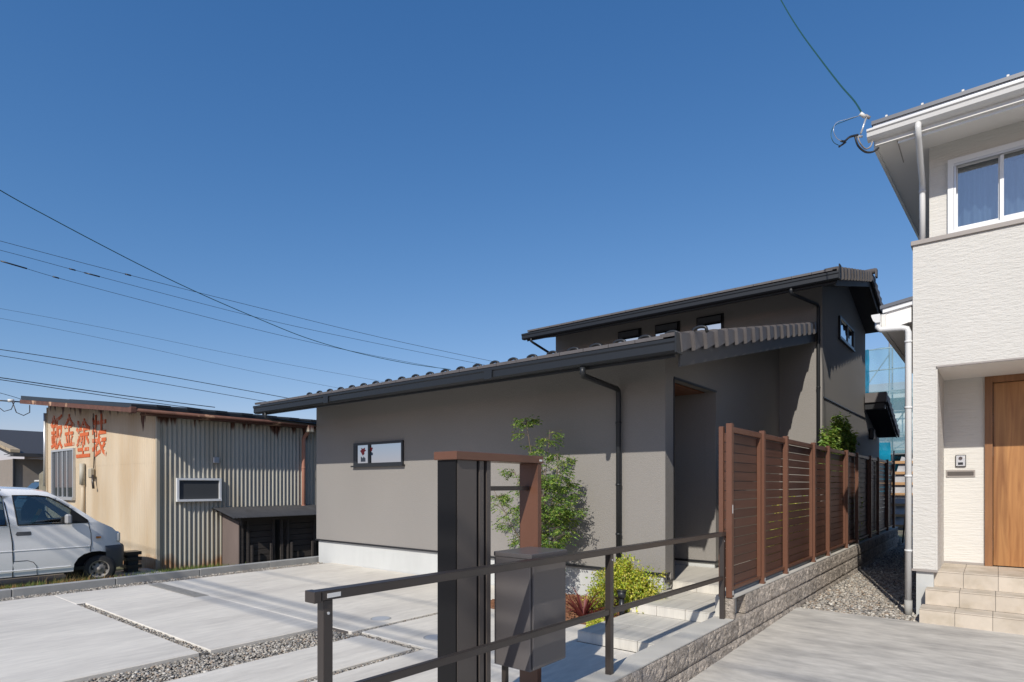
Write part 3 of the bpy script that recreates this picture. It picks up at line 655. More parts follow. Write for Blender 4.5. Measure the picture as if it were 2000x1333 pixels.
# window
wf = MB()
for (a, b, c, d) in ((-0.43, 1.20, 5.18, 5.235), (-0.43, 1.20, 4.376, 4.43), (-0.43, -0.375, 4.43, 5.18), (1.145, 1.20, 4.43, 5.18)):
    wf.box(a, b, 8.405, 8.53, c, d)
wf = wf.build('window', M['alu_frame'], wh)
for (a, b, y) in ((-0.374, 0.05, 8.47), (0.03, 0.60, 8.432), (0.58, 1.144, 8.47)):
    s = MB(); t = 0.034
    s.box(a, b, y, y + .022, 5.145, 5.179).box(a, b, y, y + .022, 4.431, 4.475).box(a, a + t, y, y + .022, 4.475, 5.145).box(b - t, b, y, y + .022, 4.475, 5.145)
    s = s.build('sash', M['alu_frame'], wf)
    MB().box(a + t, b - t, y + .008, y + .012, 4.475, 5.145).build('pane', M['glass_clear'], wf)
for x in (-0.372,): MB().box(x, x + .018, 8.41, 8.46, 4.431, 5.179).build('track', M['alu'], wf)
for k in range(3): MB().box(-0.43, 1.2, 8.407 + .012 * k, 8.411 + .012 * k, 5.15 + .0 * k, 5.179).build('track', M['alu'], wf)
# curtain inside
V = []; F = []; n = 160
for i in range(n + 1):
    x = -0.36 + 1.5 * i / n; dy = 0.022 * math.sin(i * 0.62) + 0.012 * math.sin(i * 0.23 + 1)
    V += [(x, 8.66 + dy * 1.3, 4.44), (x, 8.66 + dy, 5.15)]
for i in range(n): F.append((2 * i, 2 * i + 2, 2 * i + 3, 2 * i + 1))
link('curtain', npmesh('curtain', V, F, 4, smooth=True), M['curtain'], wf, (0, 0, 0))
MB().box(-0.45, 1.2, 8.95, 9.0, 4.38, 5.4).build('room_back', M['room'], wh)
# main roof
def zw(y): return 5.54 + (y - 7.82) * 0.115
rfw = MB().prism([(7.86, zw(7.86) - .155), (17.0, zw(17.0) - .155), (17.0, zw(17.0) - .02), (7.86, zw(7.86) - .02)], 'x', -1.055, 6.5).build('roof', M['soffit_white'], wh)
MB().prism([(7.72, zw(7.72) + .035), (17.05, zw(17.05) + .035), (17.05, zw(17.05) + .075), (7.72, zw(7.72) + .075)], 'x', -1.085, 6.55).build('metal_roofing', M['metal_roof'], rfw)
MB().prism([(7.74, zw(7.74) - .018), (17.03, zw(17.03) - .018), (17.03, zw(17.03) + .033), (7.74, zw(7.74) + .033)], 'x', -1.07, 6.52).build('roof_edge', M['alu'], rfw)
MB().box(-1.06, 6.5, 7.82, 7.859, zw(7.8) - .17, zw(7.8) - .022).build('fascia', M['white_paint'], rfw)
MB().prism([(7.9, zw(7.9) - .19), (17.0, zw(17.0) - .19), (17.0, zw(17.0) - .03), (7.9, zw(7.9) - .03)], 'x', -1.085, -1.0551).build('barge_board', M['white_paint'], rfw)
MB().box(-0.85, 6.0, 7.861, 7.872, zw(7.8) - .20, zw(7.8) - .175).build('soffit_vent', M['alu_frame'], rfw)
MB().box(-0.86, -0.852, 7.87, 8.449, 5.372, 5.386).build('soffit_joint', M['taupe_trim'], rfw)
gw = MB(); prof = [(0, 0), (.115, .0), (.115, -.022), (.100, -.03), (.088, -.075), (.055, -.10), (0, -.105)]
gw.extrude_path(prof, [(-1.13, 7.818, zw(7.8) - .015), (6.5, 7.818, zw(7.8) - .015)]); gw.build('gutter', M['white_pvc'], wh)
for k, x in enumerate((-0.95, -0.62, -0.27, 0.09, 0.5)):
    MB().box(x - .012, x + .012, 7.78, 7.84, zw(7.8) + .075, zw(7.8) + .118, bev=.004).build('snow_guard', M['white_paint'], rfw)
pipe('downpipe', [(-0.655, 7.76, zw(7.8) - .09), (-0.655, 7.76, zw(7.8) - .16), (-0.655, 7.80, 5.30), (-0.665, 8.36, 5.05), (-0.668, 8.405, 5.0), (-0.668, 8.405, 4.9), (-0.668, 8.405, 4.378)], 0.030, 'white_pvc', wh, [(-0.668, 8.405, 4.95)])
# porch door
dfr = MB(); dfr.box(-0.111, -0.035, 9.40, 9.52, 0.55, 2.879).box(-0.034, 0.90, 9.40, 9.52, 2.80, 2.879).box(0.901, 0.977, 9.40, 9.52, 0.55, 2.879)
dfr = dfr.build('door_frame', M['door_frame'], wh)
door = MB().box(-0.030, 0.896, 9.47, 9.50, 0.556, 2.795).build('front_door', M['frame_black'], wh)
pl = [(-0.028, 0.085), (0.089, 0.235), (0.239, 0.36), (0.364, 0.52), (0.524, 0.66), (0.664, 0.894)]
pl = [(-0.028, 0.894)]
for a, b in ((-0.028, 0.105), (0.1052, 0.26), (0.2602, 0.41), (0.4102, 0.58), (0.5802, 0.74), (0.7402, 0.894)):
    MB().box(a, b, 9.440, 9.469, 0.560, 2.793).build('door_plank', M['door_wood'], door)
for z in (0.75, 1.9, 2.3): MB().box(-0.047, -0.029, 9.43, 9.445, z, z + .12).build('hinge', M['frame_black'], door)
MB().cyl((0.80, 9.41, 1.3), (0.80, 9.41, 1.8), .014).build('handle', M['frame_black'], door)
# intercom and mail slot
ic = thing('intercom', 'small silver and black doorbell camera on the white porch wall', 'intercom', (-0.35, 9.43, 1.78))
MB().box(-0.403, -0.296, 9.415, 9.4405, 1.775, 1.925, bev=.006).build('housing', M['frame_black'], ic)
MB().box(-0.397, -0.302, 9.408, 9.4149, 1.782, 1.918, bev=.004).build('face_plate', M['alu'], ic)
MB().cyl((-0.35, 9.409, 1.882), (-0.35, 9.398, 1.882), .020, n=16).build('lens', M['glass_dark'], ic)
MB().box(-0.375, -0.325, 9.4035, 9.4079, 1.80, 1.83).build('speaker_grille', M['frame_black'], ic)
MB().box(-0.32, -0.308, 9.404, 9.4079, 1.885, 1.90).build('call_button', M['white_paint'], ic)
ms = thing('mail_slot', 'brown horizontal mail slot below the doorbell on the porch wall', 'mail slot', (-0.35, 9.43, 1.65))
MB().box(-0.500, -0.205, 9.427, 9.4405, 1.645, 1.735, bev=.004).build('frame', M['taupe_trim'], ms)
MB().box(-0.485, -0.22, 9.420, 9.4268, 1.665, 1.715, bev=.003).build('flap', M['bronze2'], ms)
# porch steps: beige tiles
ps = thing('porch_steps', 'beige tiled porch steps up to the timber front door', 'steps', (0.3, 8.6, 0.03))
def tstep(y0, z0, z1, x0, y1, tread=0.30, tx=0.30):
    MB().box(x0 + .012, XR + .5, y0 + .012, y1, z0, z1 - .011).build('step_core', M['grout'], ps)
    n = int(round((XR + .5 - x0) / tx)); ax = (XR + .5 - x0) / n; g = .002; m = max(1, round((y1 - y0) / tread)); ay = (y1 - y0) / m
    for i in range(n):
        MB().box(x0 + i * ax + g, x0 + (i + 1) * ax - g, y0, y0 + .011, z0 + .002, z1 - .013).build('riser_tile', M['beige_tile'], ps)
        for j in range(m):
            MB().box(x0 + i * ax + g, x0 + (i + 1) * ax - g, y0 + j * ay + (g if j else -.003), y0 + (j + 1) * ay - g, z1 - .0105, z1, bev=.002).build('tread_tile', M['beige_tile'], ps)
    m2 = max(1, round((y1 - y0) / .3))
    for j in range(m2):
        a = y0 + .0115 + (y1 - y0 - .0115) * j / m2; b = y0 + .0115 + (y1 - y0 - .0115) * (j + 1) / m2
        MB().box(x0, x0 + .011, a, b - .002, z0 + .002, z1 - .013).build('riser_tile', M['beige_tile'], ps)
tstep(7.87, 0.02, 0.20, -0.655, 8.19)
tstep(8.19, 0.20, 0.375, -0.625, 8.51)
tstep(8.48, 0.375, 0.549, -0.595 + .0, 9.43)
# lean-to roof beside the white house
lt = thing('lean_to_roof', 'small white-edged lean-to roof on the left flank of the white house', 'roof', (-0.95, 9.5, 3.4))
def zs(x): return 3.66 + (x + 1.045) * 0.16
MB().prism([(-1.085, zs(-1.085)), (XW - .003, zs(XW)), (XW - .003, zs(XW) + .04), (-1.085, zs(-1.085) + .04)], 'y', 8.36, 12.5).build('metal_roofing', M['metal_roof'], lt)
MB().prism([(-1.06, zs(-1.06) - .05), (XW - .003, zs(XW) - .05), (XW - .003, zs(XW) - .002), (-1.06, zs(-1.06) - .002)], 'y', 8.38, 12.48).build('edge_trim', M['alu_frame'], lt)
MB().prism([(-1.03, 3.40), (-0.80, 3.46), (XW - .02, 3.46), (XW - .02, zs(XW) - .052), (-1.03, zs(-1.03) - .052)], 'y', 8.41, 12.45).build('boxed_eave', M['soffit_white'], lt)
MB().box(-1.075, -1.031, 8.40, 12.46, 3.38, 3.60).build('fascia', M['white_paint'], lt)
gl = MB(); gp = [(0, 0), (-.09, 0), (-.09, -.02), (-.07, -.075), (-.045, -.10), (0, -.10)]
gl.extrude_path(gp, [(-1.077, 8.30, 3.585), (-1.077, 12.5, 3.585)]); gl.build('gutter', M['white_pvc'], lt)
p_ = pipe('downpipe', [(-1.105, 8.36, 3.50), (-1.105, 8.36, 3.44), (-1.08, 8.36, 3.405), (-0.86, 8.36, 3.39), (-0.815, 8.36, 3.375), (-0.80, 8.36, 3.33), (-0.80, 8.36, 0.18)], 0.034, 'white_pvc', wh,
     [(-0.80, 8.36, z) for z in (3.22, 2.45, 1.65, 0.78)])
MB().cyl((-0.80, 8.36, 0.01), (-0.80, 8.36, 0.20), .040, n=12).build('pipe_socket', M['kerb'], p_)

# ------------------------------------------------------------------ corrugated workshop on the left
def rust_mat(name, col, z0=2.1, z1=3.2, low=True):
    m = mat(name, col, 0.6, vary=0.08, vscale=2.2, col2=(col[0] * .82, col[1] * .76, col[2] * .68), c2scale=1.1, stretch=(1, 1, .35))
    t = m.node_tree; N = t.nodes; L = t.links; p = N['Principled BSDF']
    src = p.inputs['Base Color'].links[0].from_socket
    geo = N.new('ShaderNodeNewGeometry'); sx = N.new('ShaderNodeSeparateXYZ'); L.new(geo.outputs['Position'], sx.inputs[0])
    # vertical rust streaks below the eaves
    mp = N.new('ShaderNodeMapping'); mp.inputs['Scale'].default_value = (2.6, 2.6, 0.22); L.new(geo.outputs['Position'], mp.inputs['Vector'])
    n = N.new('ShaderNodeTexNoise'); n.inputs['Scale'].default_value = 1.3; n.inputs['Detail'].default_value = 6; L.new(mp.outputs[0], n.inputs['Vector'])
    # roof height falls with x: top = 3.07 + (-14.4 - x) * .105
    tp = N.new('ShaderNodeMath'); tp.operation = 'MULTIPLY_ADD'; L.new(sx.outputs[0], tp.inputs[0]); tp.inputs[1].default_value = 0.105; L.new(sx.outputs[2], tp.inputs[2])
    mr = N.new('ShaderNodeMapRange'); mr.inputs['From Min'].default_value = 0.80; mr.inputs['From Max'].default_value = 1.62
    mr.inputs['To Min'].default_value = -0.30; mr.inputs['To Max'].default_value = 0.14; L.new(tp.outputs[0], mr.inputs['Value'])
    ad = N.new('ShaderNodeMath'); ad.operation = 'ADD'; L.new(n.outputs['Fac'], ad.inputs[0]); L.new(mr.outputs[0], ad.inputs[1])
    st = N.new('ShaderNodeMapRange'); st.inputs['From Min'].default_value = 0.60; st.inputs['From Max'].default_value = 0.66; L.new(ad.outputs[0], st.inputs['Value'])
    mx = N.new('ShaderNodeMix'); mx.data_type = 'RGBA'; L.new(st.outputs[0], mx.inputs[0]); L.new(src, mx.inputs[6]); mx.inputs[7].default_value = (0.10, 0.035, 0.018, 1)
    # rust creeping up from the ground
    mr2 = N.new('ShaderNodeMapRange'); mr2.inputs['From Min'].default_value = 0.25; mr2.inputs['From Max'].default_value = -0.42
    mr2.inputs['To Min'].default_value = -0.25; mr2.inputs['To Max'].default_value = 0.42; L.new(sx.outputs[2], mr2.inputs['Value'])
    n3 = N.new('ShaderNodeTexNoise'); n3.inputs['Scale'].default_value = 2.2; L.new(geo.outputs['Position'], n3.inputs['Vector'])
    a2 = N.new('ShaderNodeMath'); a2.operation = 'ADD'; L.new(n3.outputs['Fac'], a2.inputs[0]); L.new(mr2.outputs[0], a2.inputs[1])
    s2 = N.new('ShaderNodeMapRange'); s2.inputs['From Min'].default_value = 0.52; s2.inputs['From Max'].default_value = 0.80; s2.inputs['To Max'].default_value = 0.8; L.new(a2.outputs[0], s2.inputs['Value'])
    mx2 = N.new('ShaderNodeMix'); mx2.data_type = 'RGBA'; L.new(s2.outputs[0], mx2.inputs[0]); L.new(mx.outputs[2], mx2.inputs[6]); mx2.inputs[7].default_value = (0.30, 0.13, 0.04, 1)
    L.new(mx2.outputs[2], p.inputs['Base Color'])
    return m
M['corr_beige'] = rust_mat('corrugated_beige', (0.59, 0.49, 0.36))
M['corr_cream'] = rust_mat('corrugated_cream', (0.44, 0.42, 0.36))
M['corr_dark'] = mat('corrugated_black', (0.055, 0.055, 0.058), 0.6, vary=0.25, vscale=6, bump=.1)
M['rust_trim'] = mat('rusted_fascia', (0.12, 0.052, 0.036), 0.8, vary=0.35, vscale=6, col2=(0.45, 0.28, 0.18), c2scale=2.2, c2lo=0.60, c2hi=0.66, stretch=(1, 1, 1))
M['salmon'] = mat('salmon_pipe', (0.42, 0.20, 0.14), 0.6, vary=0.1)
M['black_wood'] = mat('charred_boards', (0.055, 0.047, 0.044), 0.85, vary=0.35, vscale=3, stretch=(4, 1, 14), bump=0.6, bscale=8, bdist=0.01)
M['brown_sheet'] = mat('brown_sheet', (0.16, 0.125, 0.115), 0.7, vary=0.15, vscale=2, stretch=(1, 1, .4))
M['kanji'] = mat('worn_red_paint', (0.55, 0.12, 0.035), 0.7, vary=0.12, vscale=4, col2=(0.59, 0.49, 0.36), c2scale=9, c2lo=0.56, c2hi=0.66, stretch=(1, 1, .4))
shed = thing('workshop', 'old corrugated metal workshop with rust stains and faded red painted characters', 'workshop', (-18.5, 8.5, -0.42))
AMP, PIT = 0.019, 0.102
def corr(u): return AMP * math.sin(2 * math.pi * u / PIT)
def groove(u):
    p = (u / PIT) % 1.0; return .016 - (.042 * max(0.0, 1 - abs(p - .5) / .26))
def sheet(axis, u0, u1, z0, z1f, base, out, m, parent, name='wall_sheet', step=8, off=0.0):
    """corrugated sheet: along axis 'x' (facing -Y) or 'y' (facing +X); z1f gives its top edge"""
    n = max(2, int((u1 - u0) / (PIT / step))); V = []; F = []
    for i in range(n + 1):
        u = u0 + (u1 - u0) * i / n; d = base + out * ((corr(u) if axis == 'y' else groove(u)) + off)
        for z in (z0, z1f(u)): V.append((u, d, z) if axis == 'x' else (d, u, z))
    for i in range(n):
        q = (2 * i, 2 * i + 2, 2 * i + 3, 2 * i + 1); F.append(q if (axis == 'x') else q)
    c = V[0]; me = npmesh(name, [(a - c[0], b - c[1], d - c[2]) for a, b, d in V], F, 4, smooth=True)
    return link(name, me, m, parent, c)
def stop(x): return 3.19 + (-14.4 - x) * 0.105
xs = np.linspace(-22.7, -14.4, 10)
zj = lambda u: 1.93 + (-14.4 - u) * 0.0
for a, b in zip(xs, xs[1:]):
    lower_top = 2.06
    # upper and lower sheets; the lower one stops for the window
    sheet('x', a, b, lower_top - .02, stop, 5.37, -1, M['corr_beige'], shed, off=0.004)
    if b > -20.05 or a < -22.2:
        sheet('x', max(a, -22.7), b, -0.42, lambda u: lower_top, 5.37, -1, M['corr_beige'], shed)
    else: sheet('x', a, b, -0.42, lambda u: 1.16, 5.37, -1, M['corr_beige'], shed)
ys = np.linspace(5.37, 12.57, 9)
for a, b in zip(ys, ys[1:]):
    sheet('y', a, b, 2.24, lambda u: 3.16, -14.4, 1, M['corr_cream'], shed, off=0.004)
    if a < 6.2: # under and above the window
        sheet('y', a, b, -0.42, lambda u: 2.26, -14.4, 1, M['corr_cream'], shed)
    else: sheet('y', a, b, -0.42, lambda u: 2.26, -14.4, 1, M['corr_cream'], shed)
MB().box(-14.43, -14.365, 5.335, 5.40, -0.42, 3.04).build('corner_flashing', M['corr_cream'], shed)
MB().box(-22.76, -22.69, 5.33, 5.40, -0.42, 3.92).build('corner_flashing', M['corr_beige'], shed)
MB().prism([(-22.66, -.42), (-14.46, -.42), (-14.46, 3.0), (-22.66, 3.85)], 'y', 5.75, 12.4).build('inner_wall', M['room'], shed)
MB().box(-22.7, -22.6, 5.4, 12.4, -0.42, 3.85).build('side_wall', M['corr_beige'], shed)
# roof
def zh(x): return 3.16 + (-14.05 - x) * 0.108
MB().prism([(-22.80, zh(-22.80)), (-14.02, zh(-14.02)), (-14.02, zh(-14.02) + .07), (-22.80, zh(-22.80) + .12)], 'y', 4.72, 12.7).build('roof', M['charcoal'], shed)
for y in np.arange(5.2, 12.6, 0.62): MB().prism([(-20, zh(-20) + .06), (-14.0, zh(-14.0) + .055), (-14.0, zh(-14.0) + .11), (-20, zh(-20) + .12)], 'y', y, y + .28).build('roof_rib', M['charcoal'], shed)
MB().prism([(-22.78, zh(-22.78) - .12), (-14.0, zh(-14.0) - .10), (-14.0, zh(-14.0) - .003), (-22.78, zh(-22.78) - .003)], 'y', 4.69, 4.73).build('fascia', M['rust_trim'], shed)
MB().prism([(-22.7, zh(-22.7) - .03), (-14.42, zh(-14.42) - .03), (-14.42, zh(-14.42) - .004), (-22.7, zh(-22.7) - .004)], 'y', 4.74, 5.33).build('eave_board', M['rust_trim'], shed)
gs = MB(); gs.tube([(-13.99, 4.72, 3.11), (-13.99, 12.7, 3.11)], 0.038, 8); gs.build('gutter', M['rust_trim'], shed)
MB().box(-14.06, -13.95, 4.685, 4.80, 3.04, 3.17, bev=.01).build('corner_cap', M['rust_trim'], shed)
MB().box(-14.36, -14.04, 5.0, 12.6, 3.045, 3.09).build('eave_board', M['rust_trim'], shed)
pp = pipe('downpipe', [(-13.99, 8.88, 3.08), (-14.10, 8.88, 2.92), (-14.30, 8.90, 2.80), (-14.32, 8.90, 2.7), (-14.32, 8.90, -0.42)], 0.05, 'salmon', shed, [(-14.32, 8.90, 2.0), (-14.32, 8.90, 1.0)])
MB().box(-14.08, -13.93, 8.80, 8.97, 2.92, 3.12, bev=.02).build('rainwater_head', M['corr_cream'], shed)
# front window (sliding, white frame)
wf = MB(); x0, x1, z0, z1 = -22.15, -20.05, 1.14, 2.58
wf.box(x0, x1, 5.30, 5.36, z1 - .06, z1).box(x0, x1, 5.27, 5.36, z0 - .03, z0 + .06).box(x0, x0 + .07, 5.30, 5.36, z0 + .06, z1 - .06).box(x1 - .07, x1, 5.30, 5.36, z0 + .06, z1 - .06)
wf.box(-21.14, -21.07, 5.315, 5.35, z0 + .06, z1 - .06)
wf = wf.build('window', M['alu'], shed)
MB().box(x0 + .07, -21.14, 5.345, 5.350, z0 + .06, z1 - .06).build('pane', M['glass_dark'], wf)
MB().box(-21.07, x1 - .07, 5.335, 5.340, z0 + .06, z1 - .06).build('pane', M['glass_dark'], wf)
MB().box(-21.6, -21.56, 5.325, 5.344, z0 + .06, z1 - .06).build('sash_bar', M['alu'], wf)
MB().box(-20.72, -20.66, 5.32, 5.334, z0 + .06, z1 - .06).build('sash_bar', M['alu'], wf)
MB().box(-22.05, -20.1, 5.41, 5.6, 1.2, 2.5).build('room_back', M['room'], wf)
# side window
wf = MB(); y0, y1, z0, z1 = 5.735, 6.73, 1.165, 1.70
wf.box(-14.376, -14.32, y0, y1, z1 - .05, z1).box(-14.376, -14.30, y0, y1, z0, z0 + .05).box(-14.376, -14.32, y0, y0 + .05, z0 + .05, z1 - .05).box(-14.376, -14.32, y1 - .05, y1, z0 + .05, z1 - .05)
wf = wf.build('window', M['alu_frame'], shed)
MB().box(-14.372, -14.350, y0 + .05, y1 - .05, z0 + .05, z1 - .05).build('pane', M['room'], wf)
MB().box(-14.38, -14.345, 6.56, 6.70, 2.06, 2.20, bev=.01).build('electric_box', M['alu'], shed)
# pipes and cable on the beige front
pv = pipe('vent_pipe', [(-19.19, 5.30, 0.35), (-19.19, 5.30, 2.05)], 0.045, 'corr_beige', shed, [(-19.19, 5.30, 1.5), (-19.19, 5.30, 0.8)])
MB().cyl((-19.19, 5.28, 1.55), (-19.19, 5.28, 2.12), 0.065, n=12).build('pipe_sleeve', M['corr_cream'], pv)
ln = MB().box(-18.52, -18.36, 5.22, 5.34, 1.72, 1.98, bev=.03).build('outlet_box', M['corr_cream'], shed)
MB().tube([(-18.33, 5.28, 1.8), (-18.28, 5.26, 1.62), (-18.22, 5.26, 1.45)], .03).build('hose_stub', M['bronze'], ln)
MB().tube([(-18.45, 5.32, 3.42), (-18.50, 5.33, 3.1), (-18.40, 5.335, 2.8), (-18.43, 5.335, 2.3), (-18.41, 5.32, 1.96)], 0.012, 6).build('cable', M['bronze'], shed)
MB().tube([(-22.77, 5.30, 3.75), (-22.79, 5.30, 1.5)], 0.04, 8).build('conduit', M['alu'], shed)
# drain AC box at the left corner
acb = thing('old_tank', 'weathered beige metal unit hanging at the left corner of the workshop', 'outdoor unit', (-23.2, 5.6, 1.2))
MB().box(-23.75, -22.86, 5.35, 5.75, 1.22, 1.98, bev=.10).build('casing', mat('mossy_metal', (0.20, 0.18, 0.13), 0.8, vary=0.4, vscale=4), acb)
MB().tube([(-23.1, 5.45, 1.25), (-23.05, 5.40, 0.95), (-23.15, 5.42, 0.7), (-23.0, 5.45, 0.4)], .04).build('hose', M['alu'], acb)
# painted characters: bundled CJK font turned into mesh and laid on the corrugation
def painted(ch, x0, x1, z0, z1):
    cu = bpy.data.curves.new('painted_character', 'FONT'); cu.body = ch; cu.size = 1; cu.resolution_u = 3
    o = bpy.data.objects.new('tmp', cu); COL.objects.link(o)
    dg = bpy.context.evaluated_depsgraph_get(); me = bpy.data.meshes.new_from_object(o.evaluated_get(dg)); bpy.data.objects.remove(o)
    bm = bmesh.new(); bm.from_mesh(me)
    if not bm.verts: bm.free(); return
    xa = min(v.co.x for v in bm.verts); xb = max(v.co.x for v in bm.verts); ya = min(v.co.y for v in bm.verts); yb = max(v.co.y for v in bm.verts)
    base_ = bm.copy(); tmp_ = bpy.data.meshes.new('tmp'); base_.to_mesh(tmp_); base_.free(); bm.free(); bm = bmesh.new()
    for q_, (ox, oy) in enumerate(((0, 0), (.014, 0), (-.014, 0), (0, .012), (0, -.012), (.010, .010), (-.010, -.010), (.010, -.010), (-.010, .010))):
        n0 = len(bm.verts); bm.from_mesh(tmp_); bm.verts.ensure_lookup_table()
        for v in bm.verts[n0:]: v.co.x += ox; v.co.y += oy; v.co.z = q_
    for v in bm.verts: v.co = Vector((x0 + (v.co.x - xa) / (xb - xa) * (x1 - x0), v.co.z, z0 + (v.co.y - ya) / (yb - ya) * (z1 - z0)))
    k = math.floor(x0 / (PIT / 6))
    while k * PIT / 6 < x1:
        bmesh.ops.bisect_plane(bm, geom=bm.verts[:] + bm.edges[:] + bm.faces[:], plane_co=(k * PIT / 6, 0, 0), plane_no=(1, 0, 0)); k += 1
    for v in bm.verts: v.co.y = 5.37 - max(groove(v.co.x), -.004) - 0.012 - .0012 * v.co.y
    if bm.faces and sum(f.normal.y for f in bm.faces) > 0:
        for f in bm.faces: f.normal_flip()
    c = Vector((x0, 5.35, z0)); bmesh.ops.translate(bm, verts=bm.verts, vec=-c)
    m2 = bpy.data.meshes.new('painted_character'); bm.to_mesh(m2); bm.free(); link('painted_character', m2, M['kanji'], shed, c, label='faded red painted character ' + ch)
for ch, a, b, c_, d in (('鈑', -22.32, -21.2, 2.60, 3.62), ('金', -21.02, -20.10, 2.66, 3.56), ('塗', -19.90, -18.80, 2.30, 3.34), ('装', -18.62, -17.55, 2.28, 3.36)):
    painted(ch, a, b, c_, d)

# black lean-to store against the workshop
bs = thing('lean_to_store', 'low black board store with a corrugated lid roof against the workshop', 'storage shed', (-13.9, 7.8, -0.42))
n = 60; V = []; F = []
L_ = 2.75
for i in range(n * 2 + 1):
    y = 6.50 + L_ * i / (n * 2); dz = 0.012 * math.sin(2 * math.pi * y / 0.072)
    V += [(-14.37, y, 1.01 + dz), (-13.33, y, 0.80 + dz), (-14.37, y, 0.995 + dz), (-13.33, y, 0.785 + dz)]
for i in range(n * 2):
    a = 4 * i; b = a + 4
    F += [(a, a + 1, b + 1, b), (a + 2, b + 2, b + 3, a + 3), (a + 1, a + 3, b + 3, b + 1)]
link('corrugated_lid', npmesh('corrugated_lid', V, F, 4, smooth=False), M['corr_dark'], bs, (0, 0, 0))
MB().prism([(-14.36, -.42), (-13.57, -.42), (-13.57, .70), (-14.36, .85)], 'y', 6.77, 6.79).build('side_panel', M['brown_sheet'], bs)
MB().prism([(-14.36, .86), (-13.50, .69), (-13.40, .60), (-13.40, .76), (-14.36, .95)], 'y', 6.74, 6.765).build('rafter', M['black_wood'], bs)
MB().box(-14.3, -13.75, 6.80, 9.1, -.42, .72).build('interior', M['frame_black'], bs)
for i in range(8):
    z = -0.40 + i * 0.142
    for a, b in ((6.93, 7.72), (7.95, 8.85)):
        MB().box(-13.70 + random.uniform(-.01, .01), -13.66, a, b, z, z + .13).build('board', M['black_wood'], bs)
for y, w_, t in ((6.81, .08, .72), (6.98, .05, .70), (7.62, .05, .70), (7.82, .07, .72), (8.00, .05, .70), (8.74, .05, .70), (8.92, .08, .72)):
    MB().box(-13.63, -13.585, y, y + w_, -.42, t).build('stile', M['black_wood'], bs)
for y in (7.06, 7.54, 8.08, 8.66):
    MB().box(-13.58, -13.545, y, y + .045, -.42, .10 + random.uniform(0, .05)).build('stile', M['black_wood'], bs)
MB().box(-13.62, -13.56, 6.80, 9.1, .70, .77).build('header', M['black_wood'], bs)
# small black crate by the workshop corner
cr = thing('plastic_crate', 'small black slatted crate on the ground between van and workshop corner', 'crate', (-14.45, 5.0, -.42))
for z in (-.40, -.24, -.08, .04): MB().box(-14.75, -14.40, 4.75, 5.05, z, z + .07).build('slat', M['frame_black'], cr)
MB().box(-14.70, -14.45, 4.80, 5.0, -.42, .10).build('core', M['room'], cr)
MB().box(-14.9, -13.9, 4.4, 5.33, -.42, -.33).build('concrete_plinth', M['kerb'], kind='structure')

# ------------------------------------------------------------------ white van
M['van_paint'] = mat('van_white', (0.90, 0.89, 0.88), 0.22, coat=0.8, vary=0.02)
M['van_plastic'] = mat('van_bumper_grey', (0.10, 0.10, 0.105), 0.6)
M['rubber'] = mat('tyre_rubber', (0.025, 0.025, 0.026), 0.8)
M['rim'] = mat('steel_rim', (0.26, 0.24, 0.22), 0.6, metal=0.2, vary=0.25, vscale=14)
M['rubber_dark'] = mat('seal_black', (0.012, 0.012, 0.013), 0.6)
M['van_glass'] = glass_clear('van_window_glass', (0.45, 0.52, 0.52), 0.10)
M['lamp_glass'] = mat('headlamp_lens', (0.55, 0.57, 0.58), 0.1, spec=1.0)
M['amber'] = mat('amber_lens', (0.45, 0.16, 0.03), 0.2)
M['dark_car'] = mat('dark_green_paint', (0.02, 0.035, 0.045), 0.25, coat=0.5)
van = thing('white_van', 'small white van parked on weedy ground beside the workshop, nose toward it', 'van', (-14.6, 2.6, -0.40))
VXN, VW = -13.80, 1.62         # near side plane, width
XC = VXN - VW / 2
def vw_half(y, z):
    """half width of the body at station y and height z"""
    w_ = VW / 2
    if z > 0.82: w_ -= (z - 0.82) * 0.20 + max(0, z - 1.34) ** 2 * 3.2
    if z < 0.10: w_ -= (0.10 - z) * 0.12
    if z < 0.34 + 0: w_ += 0.0
    if y > 3.75: w_ -= ((y - 3.75) / 0.75) ** 2.2 * 0.17
    return w_
SIL = [(0.60, -0.13), (3.66, -0.13), (3.67, 0.02), (3.73, 0.13), (3.83, 0.20), (3.96, 0.235), (4.10, 0.235), (4.24, 0.20), (4.34, 0.12), (4.395, 0.02), (4.42, -0.10), (4.50, -0.10),
       (4.525, 0.0), (4.53, 0.30), (4.50, 0.34), (4.47, 0.50), (4.42, 0.60), (4.34, 0.68), (4.20, 0.755), (4.05, 0.835), (3.84, 1.00), (3.62, 1.175), (3.42, 1.32), (3.28, 1.405), (3.05, 1.455), (2.6, 1.478), (1.6, 1.485), (0.75, 1.46), (0.62, 1.38), (0.55, 0.9)]
WINS = [[(2.815, 0.815), (3.90, 0.815), (3.88, 0.86), (3.60, 1.10), (3.40, 1.25), (3.28, 1.318), (3.12, 1.345), (2.755, 1.355)],
        [(0.95, 0.83), (2.655, 0.82), (2.60, 1.34), (0.98, 1.345)]]
